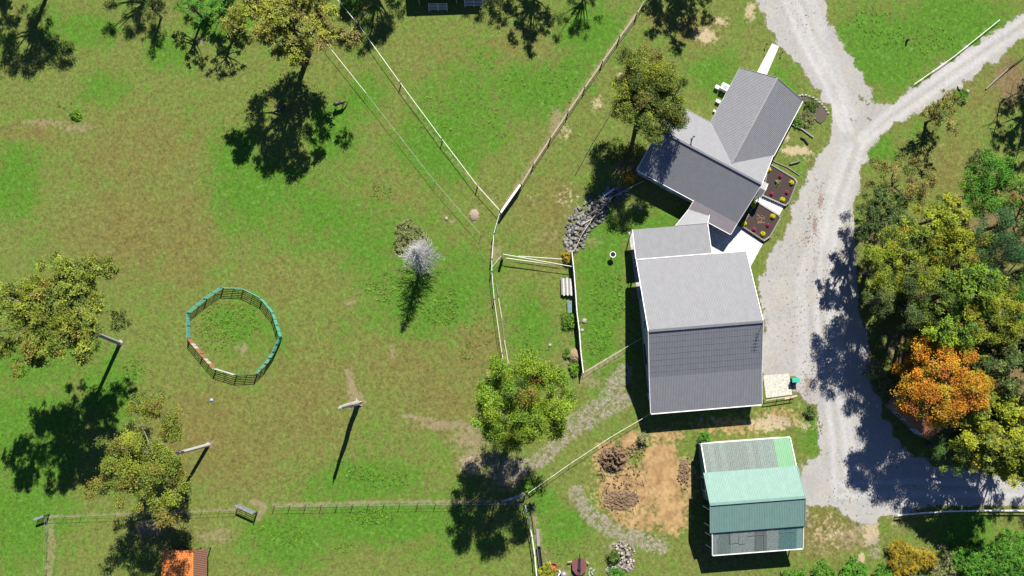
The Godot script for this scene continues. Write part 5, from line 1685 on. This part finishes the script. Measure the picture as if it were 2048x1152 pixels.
func make_yard() -> void:
	# horses
	horse("dark brown horse grazing in the sun below the yellowing oak", P(681, 211), deg_to_rad(16), "bay", "black")
	var h2 := horse("black and white horse standing in the yellowing oak's shadow", P(567, 222), deg_to_rad(218), "black", "black", false)
	var pt := begin()
	for i in 7:
		tube(pt, [Vector3(0.36 + 0.04 * i, 1.05, -0.29), Vector3(0.36 + 0.04 * i, 1.43, -0.08), Vector3(0.36 + 0.04 * i, 1.43, 0.1), Vector3(0.36 + 0.04 * i, 1.05, 0.3)], [0.03, 0.035, 0.035, 0.03], 5)
	obj("white_patch", pt, mats["white"], h2)
	# white boxes by the house
	box_unit("white heat pump against the upper wing wall of the house", P(1447, 178), 1.3, 1.0, 1.1, "heat_pump")
	box_unit("small white meter box lower on the wing wall", P(1435, 204), 0.75, 0.45, 0.5, "utility_box")
	box_unit("smallest white box by the corner of wing and main roof", P(1428, 223), 0.4, 0.35, 0.35, "utility_box")
	# concrete
	pad("front_walk", "white concrete walk from the wing's gable to the driveway", [[1544, 87], [1557.5, 93.5], [1532, 153], [1513, 146]], "white_concrete")
	pad("patio", "pale concrete patio between carport, house and garage", [[1416, 448], [1440, 430], [1481, 455], [1526, 487], [1500, 535], [1491, 510], [1420, 514]], "white_concrete")
	pad("garden_walk", "short pale concrete walk between the two mulch beds", [[1520, 392], [1528, 391], [1567, 414], [1559, 430], [1510, 402]], "white_concrete")
	pad("concrete_pad", "square pale concrete pad beside the garage's lower right corner", [[1526, 751], [1578, 747], [1584, 789.5], [1531.5, 796]], "pad_concrete")
	# flower beds
	bed("mulch bed with four mums above the garden walk", [[1534, 344], [1542, 329], [1588, 356], [1594, 364], [1578, 404], [1571, 411], [1526, 391]], [[1583.5, 365, "yellow"], [1565.5, 399, "yellow"], [1537.5, 339, "yellow"], [1561, 352, "pink"], [1574, 384, "pink"], [1543.5, 387, "pink"]], "upper bed")
	bed("mulch bed with mums below the garden walk, shaded on its left", [[1484, 452], [1508, 411], [1516, 405], [1557, 430], [1561, 436], [1540, 473], [1528, 481]], [[1507, 411, "yellow"], [1546, 432.5, "yellow"], [1488.5, 447, "yellow"], [1525.5, 467.5, "yellow"], [1508.5, 458, "pink"], [1536, 450, "pink"]], "lower bed")
	# curved stone bed at the end of the wing
	var cb := thing("stone_edged_bed", "small mulch bed behind a curved white stone edge at the wing's right corner", "flower bed", P(1630, 225))
	var base := cb.position
	var st := begin()
	var out := []
	for p in [[1604, 196], [1612, 194], [1625, 199], [1642, 212], [1654, 227], [1652, 237], [1642, 247], [1634, 244], [1624, 230], [1620, 215], [1608, 204]]:
		out.append(P(p[0], p[1]) - base)
	slab(st, out, -0.05, 0.12)
	obj("mulch", st, mats["old_mulch"], cb)
	var arc := [[1599, 192], [1604, 190.5], [1611, 191], [1618, 193], [1626, 196], [1632, 200], [1638, 205], [1643, 209.5], [1648, 215], [1652, 220], [1656, 226]]
	for i in arc.size():
		put("edge_stone", stone_mesh(40 + i % 4), mats["pale_stone"], cb, Transform3D(Basis(Vector3.UP, i * 1.3).scaled(Vector3(0.55, 0.45, 0.45)), P(arc[i][0], arc[i][1]) - base))
	shrub("low green perennial clump in the stone edged bed", "", P(1622, 212), 1.2, 0.7, "green", 301, "perennial", 1.2, 0.4)
	shrub("grey green perennials sprawling below the stone edged bed", "", P(1612, 238), 1.7, 0.5, "pale", 302, "perennial", 0.9, 0.4)
	shrub("bright green clump right against the wing wall", "", P(1592, 245), 1.0, 0.6, "lime", 303, "perennial", 1.0, 0.4)
	timber("row of weathered edging timbers beside the wing wall", [[1584, 250], [1604, 259], [1626, 275]], 0.22, 0.2, "weathered", "garden_edging")
	timber("short bent edging of dark timber above the straw patch", [[1601, 275], [1608, 279], [1616, 289]], 0.2, 0.25, "dark_post", "garden_edging")
	timber("thin timber edging above the upper mulch bed", [[1545, 322], [1575, 335], [1599, 351]], 0.12, 0.15, "weathered", "garden_edging")
	var lg := begin()
	tube(lg, [P(1580, 328, 0.15), P(1595, 324, 0.2), P(1603, 319, 0.35)], [0.16, 0.13, 0.06], 8)
	tag(obj("log", lg, mats["grey_wood"]), "short grey log lying on the grass above the upper mulch bed", "log")
	# wheeled bin
	var bn := thing("wheeled_bin", "turquoise wheeled rubbish bin at the corner of the square pad", "bin", P(1587, 760), deg_to_rad(4))
	st = begin()
	var lower := [Vector3(-0.45, 0.08, -0.24), Vector3(0.45, 0.08, -0.24), Vector3(0.45, 0.08, 0.24), Vector3(-0.45, 0.08, 0.24)]
	var upper := [Vector3(-0.58, 1.05, -0.32), Vector3(0.58, 1.05, -0.32), Vector3(0.58, 1.05, 0.32), Vector3(-0.58, 1.05, 0.32)]
	for i in 4:
		quad(st, lower[i], lower[(i + 1) % 4], upper[(i + 1) % 4], upper[i])
	quad(st, lower[0], lower[3], lower[2], lower[1])
	obj("tub", st, mats["bin_dark"], bn)
	st = begin()
	block(st, Vector3(0, 1.1, 0), Vector3(1.3, 0.08, 0.74))
	for x in [-0.42, -0.02, 0.38]:
		block(st, Vector3(x, 1.16, 0), Vector3(0.22, 0.05, 0.62))
	obj("lid", st, mats["bin_green"], bn)
	for z in [-0.26, 0.26]:
		var wh := begin()
		tube(wh, [Vector3(-0.5, 0.12, z - 0.04), Vector3(-0.5, 0.12, z + 0.04)], [0.13, 0.13], 12)
		obj("wheel", wh, mats["black"], bn)
	trim("handle", bn, Vector3(-0.66, 1.0, -0.28), Vector3(-0.66, 1.0, 0.28), 0.05, 0.05, mats["bin_dark"])
	# handrail and planks along the pad
	var hr := thing("handrail", "weathered wooden handrail along the lower edge of the square pad", "handrail", P(1527, 800))
	var he := P(1588, 791) - P(1527, 800)
	for k in [0.0, 0.45, 0.9]:
		trim("post", hr, he * k, he * k + Vector3(0, 1.05, 0), 0.1, 0.1, mats["grey_wood"])
	trim("rail", hr, Vector3(0, 1.08, 0), he + Vector3(0, 1.08, 0), 0.14, 0.05, mats["pale_wood"])
	trim("rail", hr, Vector3(0, 0.55, 0), he + Vector3(0, 0.55, 0), 0.05, 0.09, mats["pale_wood"])
	timber("pale plank lying aslant beyond the end of the handrail", [[1569, 798], [1594, 791]], 0.28, 0.06, "fresh_wood", "plank")
	# bird bath
	var bb := thing("bird_bath", "white bird bath with dark water standing on the lawn left of the garage", "bird bath", P(1224, 511))
	st = begin()
	lathe(st, Vector3.ZERO, [Vector2(0.28, 0), Vector2(0.25, 0.08), Vector2(0.1, 0.2), Vector2(0.09, 0.8), Vector2(0.16, 0.9)], 16)
	obj("pedestal", st, mats["white"], bb, false)
	st = begin()
	lathe(st, Vector3.ZERO, [Vector2(0.14, 0.9), Vector2(0.42, 1.0), Vector2(0.52, 1.12), Vector2(0.44, 1.13), Vector2(0.36, 1.05)], 24)
	obj("bowl", st, mats["white"], bb)
	st = begin()
	lathe(st, Vector3.ZERO, [Vector2(0.41, 1.09), Vector2(0.0, 1.09)], 24)
	obj("water", st, mats["dark_water"], bb)
	# stacked sheets, pallet, hay heap by the plank fence
	for i in 6:
		var sx := 1121.0 + 3.6 * i
		var sh := thing("roofing_sheet", "%s pale corrugated sheet of the row leaning by the plank fence" % ["leftmost", "second", "third", "fourth", "fifth", "rightmost"][i], "roofing sheet", P(sx, 556 + (i % 3)), 0.0, "corrugated sheets stacked by the plank fence")
		var q := P(sx + 1.5, 590 + (i % 2) * 2) - sh.position
		var s2 := Vector3(0.3, 0, 0)
		var y1 := 0.35 + 0.04 * i
		ribbed("sheet", sh, s2 * 0.0 + Vector3(0, y1, 0), s2 + Vector3(0, y1, 0), q + s2 + Vector3(0, y1 + 0.15, 0), q + Vector3(0, y1 + 0.15, 0), mats["pale_metal" if i % 2 else "weathered"], 0.15, 0.05)
		trim("bearer", sh, Vector3(0.05, y1 * 0.5 - 0.06, 0.4), Vector3(0.25, y1 * 0.5 - 0.06, 0.4), 0.1, y1 - 0.12, mats["grey_wood"])
	var cr := thing("crate", "blue grey slatted crate among weeds by the plank fence", "crate", P(1135, 602))
	for i in 5:
		trim("slat", cr, Vector3(i * 0.15, 0.5, 0), Vector3(i * 0.15 + 0.03, 0.5, 2.0), 0.1, 0.03, mats["blue_slat"])
	for z in [0.1, 1.0, 1.9]:
		trim("bearer", cr, Vector3(-0.05, 0.24, z), Vector3(0.68, 0.24, z), 0.08, 0.46, mats["grey_wood"])
	heap("hay_bale", "round tan heap of old hay against the plank fence", "hay", P(1149, 713), 1.25, 1.35, 0.95, "hay", 21, 0.08)
	heap("brush_pile", "dark brown pile of uprooted stumps and soil on the dug-over clay", "pile", P(1226, 918), 2.3, 2.2, 0.8, "dark_soil", 22, 0.8)
	heap("soil_heap", "low grey brown heap of soil below the stump pile", "pile", P(1242, 1000), 3.0, 1.7, 0.28, "soil", 23, 0.8)
	heap("soil_heap", "low dark mound of soil at the barn's upper left corner", "pile", P(1368, 940), 0.9, 2.4, 0.2, "soil", 24, 0.8)
	heap("mud_mound", "pale bare anthill in the grass left of the paddock corner", "mound", P(948, 430), 0.9, 1.1, 0.3, "pale_soil", 26, 0.1)
	stones("soil_clods", "brown soil clods and roots strewn round the stump pile", [[1222, 915, 34, 34, 0.5], [1240, 950, 44, 30, 0.1], [1242, 1000, 44, 24, 0.25], [1235, 975, 50, 50, 0.05], [1368, 945, 14, 40, 0.15], [1272, 900, 20, 16, 0.1], [1225, 925, 20, 20, 0.8]], 380, 0.27, "clod", 63)
	var gw := begin()
	tube(gw, [P(1040, 886, 2.2), P(1047, 922, 0.05)], [0.03, 0.03], 5)
	tag(obj("guy_wire", gw, mats["pale_metal"]), "short pale guy wire at the foot of the big round oak", "wire")
	var br := RandomNumberGenerator.new()
	br.seed = 5
	var sticks := begin()
	for i in 60:
		var c := P(br.randf_range(1200, 1290), br.randf_range(885, 1010)) + Vector3(0, br.randf_range(0.1, 0.9), 0)
		var an := br.randf() * TAU
		var l := br.randf_range(0.4, 1.6)
		tube(sticks, [c, c + Vector3(cos(an) * l, br.randf_range(-0.3, 0.3), sin(an) * l)], [0.05, 0.015], 4)
	stuff(obj("broken_branches", sticks, mats["timber"]), "broken roots and branches strewn over the stump pile", "branches")
	# machines at the bottom edge
	var rp := thing("spreader", "round red fertiliser spreader lying by the bottom edge", "spreader", P(1106, 1131))
	st = begin()
	lathe(st, Vector3.ZERO, [Vector2(0.12, 0.1), Vector2(0.25, 0.3), Vector2(0.62, 0.85), Vector2(0.66, 0.9), Vector2(0.6, 0.92), Vector2(0.3, 0.62), Vector2(0.0, 0.55)], 20)
	obj("hopper", st, mats["red"], rp)
	trim("drawbar", rp, Vector3(-0.15, 0.95, 0.25), Vector3(-0.6, 0.7, -0.9), 0.1, 0.06, mats["pale_wood"])
	trim("axle", rp, Vector3(0.1, 0.3, 0.2), Vector3(1.0, 0.25, 0.7), 0.06, 0.06, mats["pale_wood"])
	trim("agitator", rp, Vector3(-0.3, 0.86, 0.1), Vector3(0.3, 0.86, 0.3), 0.08, 0.05, mats["black"])
	for s in [-1.0, 1.0]:
		var leg := begin()
		tube(leg, [Vector3(0.2 * s, 0.5, 0.1), Vector3(0.4 * s, 0.0, 0.2)], [0.04, 0.04], 6)
		obj("leg", leg, mats["black"], rp)
	var mw_ := thing("rotary_mower", "dark red hexagonal tractor mower parked at the bottom edge", "mower", P(1158, 1131), deg_to_rad(-2))
	var oc := []
	for p in [[-0.62, -1.2], [0.62, -1.2], [1.18, -0.55], [1.12, 0.55], [0.45, 1.35], [-0.45, 1.35], [-1.12, 0.55], [-1.18, -0.55]]:
		oc.append(Vector3(p[0], 0, p[1]))
	st = begin()
	slab(st, oc, 0.3, 0.62)
	obj("deck", st, mats["mower_red"], mw_)
	for s in [-0.16, 0.16]:
		trim("frame_bar", mw_, Vector3(s, 0.7, -1.3), Vector3(s, 0.72, 1.5), 0.12, 0.18, mats["dark_post"])
	trim("drive_shaft", mw_, Vector3(0, 0.9, -2.0), Vector3(0, 0.85, 0.2), 0.16, 0.14, mats["black"])
	st = begin()
	lathe(st, Vector3(0, 0.62, 0.3), [Vector2(0.3, 0), Vector2(0.28, 0.3), Vector2(0.0, 0.34)], 14)
	obj("gearbox", st, mats["black"], mw_)
	trim("hitch_arm", mw_, Vector3(-1.2, 0.5, -0.75), Vector3(-1.9, 0.45, -0.6), 0.14, 0.1, mats["pale_wood"])
	trim("hitch_arm", mw_, Vector3(1.1, 0.5, -0.8), Vector3(1.6, 0.45, -0.5), 0.14, 0.1, mats["pale_wood"])
	st = begin()
	tube(st, [Vector3(-0.1, 0.25, 1.75), Vector3(0.1, 0.25, 1.75)], [0.25, 0.25], 12)
	obj("tail_wheel", st, mats["black"], mw_)
	trim("wheel_arm", mw_, Vector3(0, 0.6, 1.3), Vector3(0, 0.4, 1.8), 0.1, 0.08, mats["mower_red"])
	var tk := thing("water_tank", "small dark grey round tank with white fittings at the bottom edge", "tank", P(1127, 1148))
	st = begin()
	tube(st, [Vector3(0, 0.02, 0), Vector3(0, 0.5, 0), Vector3(0, 0.7, 0), Vector3(0, 0.8, 0)], [0.5, 0.5, 0.4, 0.15], 16)
	obj("shell", st, mats["gate_steel"], tk)
	trim("fitting", tk, Vector3(-0.6, 0.3, -0.5), Vector3(-0.9, 0.3, 0.3), 0.16, 0.3, mats["white"])
	trim("fitting", tk, Vector3(-0.5, 0.5, -0.3), Vector3(-0.7, 0.5, -0.7), 0.12, 0.12, mats["white"])
	for i in 5:
		var q: Array = [[1181, 1137], [1187, 1140], [1178, 1144], [1184, 1146], [1179, 1150]][i]
		st = begin()
		block(st, Vector3(0, 0.11, 0), Vector3(0.5, 0.2, 0.22))
		var bl := obj("block", st, mats["pale_stone"])
		bl.transform = Transform3D(Basis(Vector3.UP, 0.4 + i * 0.5), P(q[0], q[1]))
		tag(bl, ["uppermost pale block of the scatter right of the mower", "right hand pale block of the scatter right of the mower", "left hand pale block of the scatter right of the mower", "lower right pale block of the scatter right of the mower", "lowest pale block of the scatter right of the mower"][i], "block", "pale blocks strewn by the mower")
	# stones
	stones("rock_pile", "grey quarry stones heaped in a bank between the lawn and the pasture", [[1150, 470, 22, 40, 0.3], [1162, 450, 28, 26, 0.3], [1182, 428, 34, 24, 0.35], [1204, 405, 34, 20, 0.4], [1232, 385, 26, 12, 0.4], [1142, 488, 16, 18, 0.2]], 560, 0.42, "stone", 61)
	stones("rubble_pile", "pinkish grey rubble heaped by the tall grass clump at the bottom edge", [[1245, 1110, 26, 30, 0.5], [1252, 1128, 18, 16, 0.4], [1225, 1140, 14, 10, 0.3]], 420, 0.3, "rubble", 62)
	for q in [[1169, 641, 0.7, "round pale boulder on the lawn right of the plank fence"], [1100, 690, 0.5, "single white stone in the grass above the big oak"], [1164, 660, 0.5, "low grey stone right beside the plank fence"], [1920, 176, 0.9, "whitish boulder beside the lane at the upper right"], [1934, 183, 0.6, "smaller grey boulder below the whitish one by the lane"], [1280, 416, 0.55, "flat white stone on the lawn below the house"], [893, 437, 0.5, "grey stone left of the anthill"]]:
		var sm := MeshInstance3D.new()
		sm.name = "boulder"
		sm.mesh = stone_mesh(int(q[0]))
		sm.material_override = mats["pale_stone"]
		sm.transform = Transform3D(Basis(Vector3.UP, q[0]).scaled(Vector3(q[2], q[2] * 0.6, q[2]) * 1.3), P(q[0], q[1]))
		add_child(sm, true)
		tag(sm, q[3], "stone")
	# small dark stakes and litter
	for q in [[1531, 92, "dark garden lantern left of the front walk's end"], [1562, 108, "dark garden lantern right of the front walk's end"]]:
		var ln := thing("garden_lantern", q[2], "lantern", P(q[0], q[1]), 0.0, "garden lanterns by the front walk")
		st = begin()
		tube(st, [Vector3(0, -0.05, 0), Vector3(0, 0.55, 0)], [0.035, 0.035], 6)
		obj("stake", st, mats["black"], ln)
		st = begin()
		lathe(st, Vector3(0, 0.5, 0), [Vector2(0.06, 0), Vector2(0.1, 0.22), Vector2(0.17, 0.24), Vector2(0.0, 0.36)], 10)
		obj("head", st, mats["black"], ln)
	var stump := begin()
	tube(stump, [P(1813, 82), P(1813, 82) + Vector3(0.05, 0.8, 0)], [0.2, 0.15], 9)
	tag(obj("stump", stump, mats["dark_post"]), "short dark stump alone in the bright grass at the upper right", "stump")
	var rag := heap("crumpled_bag", "small crumpled pale blue bag lying in the pasture below the round pen", "bag", P(423, 800), 0.3, 0.26, 0.18, "pale_blue", 27, 0.5)
	rag.set_meta("category", "bag")
	# benches in the shade of the run-in shed
	for q in [[877, 21, 37, "white slatted hay rack on the left in the run-in shed's shade"], [949, 13, 38, "white slatted hay rack on the right in the run-in shed's shade"]]:
		var hk := thing("hay_rack", q[3], "hay rack", P(q[0] - q[2] * 0.5, q[1]), 0.0, "hay racks by the run-in shed")
		var w := 3.2
		for i in 5:
			trim("slat", hk, Vector3(0, 0.35 + i * 0.2, -0.16 * i), Vector3(w, 0.35 + i * 0.2, -0.16 * i), 0.05, 0.09, mats["white"])
		for x in [0.0, w * 0.5, w]:
			trim("leg", hk, Vector3(x, 0, 0.1), Vector3(x, 1.25, -0.7), 0.09, 0.09, mats["white"])
	for q in [[840, 10, "leaning white board post left of the hay racks"], [877, -4, "yellowish board post behind the left hay rack"], [914, 6, "bluish white board post between the hay racks"], [987, 8, "pale board post at the right end of the run-in shed"]]:
		st = begin()
		bar(st, P(q[0], q[1]), P(q[0], q[1]) + Vector3(-0.1, 2.2, -0.3), 0.22, 0.1)
		tag(obj("board_post", st, mats["pale_metal"]), q[2], "post", "board posts in front of the run-in shed")

func box_unit(label: String, at: Vector3, w: float, h: float, d: float, called: String) -> void:
	var o := thing(called, label, "box", at, deg_to_rad(-29))
	var st := begin()
	block(st, Vector3(0, h * 0.5, 0), Vector3(w, h - 0.06, d))
	obj("case", st, mats["white"], o)
	st = begin()
	block(st, Vector3(0, h + 0.0, 0), Vector3(w * 1.06, 0.06, d * 1.06))
	obj("lid", st, mats["white"], o)
	if w > 1.0:
		st = begin()
		lathe(st, Vector3(0, h + 0.035, 0), [Vector2(0.4, 0), Vector2(0.36, 0.04), Vector2(0.05, 0.05)], 18)
		obj("fan_grille", st, mats["gate_steel"], o)
		st = begin()
		block(st, Vector3(-1.15, 0.3, 0.45), Vector3(0.7, 0.55, 0.6))
		obj("cover_box", st, mats["white"], o)

func pad(called: String, label: String, pts: Array, m: String) -> void:
	var base := P(pts[0][0], pts[0][1])
	var out := []
	for p in pts:
		out.append(P(p[0], p[1]) - base)
	var st := begin()
	slab(st, out, -0.1, 0.1 if called != "patio" else 0.045)
	var o := obj(called, st, mats[m])
	o.position = base
	structure(o)
	tag(o, label, "pavement")

func bed(label: String, pts: Array, mums: Array, which: String) -> void:
	var base := P(pts[0][0], pts[0][1])
	var o := thing("flower_bed", label, "flower bed", base, 0.0, "mulch beds beside the front door")
	var out := []
	for p in pts:
		out.append(P(p[0], p[1], 0.4) * Vector3(1, 0, 1) - base)
	var st := begin()
	slab(st, out, 0.0, 0.34)
	obj("mulch", st, mats["mulch"], o)
	# the low block wall round it, two courses, block by block
	st = begin()
	block(st, Vector3.ZERO, Vector3(0.38, 0.22, 0.24))
	st.generate_normals()
	var bm := st.commit()
	for i in out.size():
		var a: Vector3 = out[i]
		var b: Vector3 = out[(i + 1) % out.size()]
		var n := maxi(1, int(a.distance_to(b) / 0.4))
		var dir := (b - a).normalized()
		var turn := atan2(-dir.z, dir.x)
		for c in 2:
			for k in n:
				var at := a + dir * ((k + 0.5 + 0.25 * c) * a.distance_to(b) / n) + Vector3(0, 0.11 + 0.23 * c, 0)
				put("block", bm, mats[["pale_stone", "block_grey", "weathered"][(k * 3 + i + c) % 3]], o, Transform3D(Basis(Vector3.UP, turn + 0.05 * sin(k * 5.0)).scaled(Vector3(0.96, 1, 1)), at))
	var where := {}
	for i in mums.size():
		var q: Array = mums[i]
		var foot := P(q[0], q[1], 0.5) * Vector3(1, 0, 1)
		var side := "left" if q[0] < (pts[0][0] + pts[3][0]) * 0.5 else "right"
		var names := {"upper bed": ["yellow mum at the upper bed's right corner", "yellow mum at the upper bed's lowest corner", "yellow mum at the upper bed's top, half under the eave", "pink mum at the top of the upper bed", "dull pink mum low on the right of the upper bed", "pink mum at the left of the upper bed by the walk"], "lower bed": ["yellow mum at the lower bed's top by the entry", "large yellow mum at the lower bed's right corner", "yellow mum at the lower bed's left corner in the shade", "yellow mum at the lower bed's lowest corner", "bright pink mum low on the left of the lower bed", "pink mum in the middle right of the lower bed"]}
		mum(names[which][i], foot + Vector3(0, 0.34, 0), q[2], 500 + i)
	if which == "upper bed":
		shrub("grassy green plant in the middle of the upper bed", "", P(1553, 367), 0.6, 0.7, "pale", 310, "perennial", 0.9, 0.35)
	else:
		var lv := RandomNumberGenerator.new()
		lv.seed = 3
		var buf := PackedFloat32Array()
		for i in 26:
			row(buf, P(lv.randf_range(1512, 1528), lv.randf_range(430, 447)) + Vector3(0, 0.37, 0), 0.25, lv, Color(0.3, 0.18, 0.12), 0.2)
		var l := crowd("fallen_leaves", leaf_mesh, mats["leaf"], self, buf)
		stuff(l, "scatter of dry leaves on the lower mulch bed", "leaves")

func mum(label: String, at: Vector3, tone: String, seed_: int) -> void:
	var r := RandomNumberGenerator.new()
	r.seed = seed_
	var o := thing("mum_plant", label, "flower", at, 0.0, "mums in the mulch beds")
	var st := begin()
	tube(st, [Vector3(0, -0.05, 0), Vector3(0, 0.2, 0)], [0.05, 0.03], 5)
	obj("stem", st, mats["leaf_green"], o)
	var buf := PackedFloat32Array()
	var c := Color(0.62, 0.55, 0.006) if tone == "yellow" else Color(0.36, 0.035, 0.085)
	var big := 0.33 if tone == "yellow" else 0.22
	for i in 46:
		var v := Vector3(r.randfn(), absf(r.randfn()) * 0.8, r.randfn()).normalized() * big
		row(buf, v + Vector3(0, 0.1, 0), 0.26, r, c * r.randf_range(0.75, 1.15))
	crowd("blossom", leaf_mesh, mats["leaf"], o, buf).set_meta("kind", "stuff")

func timber(label: String, pts: Array, w: float, h: float, m: String, called: String) -> void:
	var base := P(pts[0][0], pts[0][1])
	if pts.size() == 2:
		var st := begin()
		bar(st, Vector3(0, h * 0.5 + 0.02, 0), P(pts[1][0], pts[1][1]) - base + Vector3(0, h * 0.5 + 0.02, 0), w, h)
		var s := obj(called, st, mats[m])
		s.position = base
		tag(s, label, called.replace("garden_", ""))
		return
	var o := thing(called, label, "edging", base)
	for i in pts.size() - 1:
		trim("timber", o, P(pts[i][0], pts[i][1]) - base + Vector3(0, h * 0.5, 0), P(pts[i + 1][0], pts[i + 1][1]) - base + Vector3(0, h * 0.5, 0), w, h, mats[m])

func heap(called: String, label: String, category: String, at: Vector3, rx: float, rz: float, h: float, m: String, seed_: int, lump: float) -> MeshInstance3D:
	var n := FastNoiseLite.new()
	n.seed = seed_
	n.frequency = 1.1 / maxf(0.4, minf(rx, rz) * 0.5)
	n.fractal_octaves = 5
	n.fractal_gain = 0.62
	var st := begin()
	var rings := 9 if rx < 1.5 else 18
	var sides := 28 if rx < 1.5 else 56
	var g := []
	for j in rings + 1:
		var line := []
		for k in sides:
			var an := TAU * k / sides
			var f := float(j) / rings
			var edge := 1.0 + 0.22 * n.get_noise_2d(cos(an) * 0.8 + 5.0, sin(an) * 0.8)
			var x := cos(an) * rx * f * edge
			var z := sin(an) * rz * f * edge
			var y := h * pow(1.0 - f * f, 0.8) * (1.0 + lump * 2.2 * n.get_noise_2d(x * 1.3 + 9.0, z * 1.3)) if f < 1.0 else -0.08
			line.append(Vector3(x, y, z))
		g.append(line)
	for j in rings:
		for k in sides:
			quad(st, g[j][k], g[j][(k + 1) % sides], g[j + 1][(k + 1) % sides], g[j + 1][k])
	var o := obj(called, st, mats[m])
	o.position = at
	tag(o, label, category)
	return o

func stones(called: String, label: String, areas: Array, count: int, size: float, m: String, seed_: int) -> void:
	var r := RandomNumberGenerator.new()
	r.seed = seed_
	var buf := PackedFloat32Array()
	for i in count:
		var a: Array = areas[i % areas.size()]
		var d := sqrt(r.randf())
		var an := r.randf() * TAU
		var at := P(a[0] + cos(an) * d * a[2], a[1] + sin(an) * d * a[3]) + Vector3(0, (1.0 - d) * a[4], 0)
		var c := r.randf_range(0.35, 1.2)
		row(buf, at, size * pow(r.randf_range(0.55, 1.3), 2), r, Color(c, c * 0.985, c * 0.96), 0.8)
	var o := crowd(called, stone_mesh(seed_), mats[m], self, buf)
	stuff(o, label, "stones")
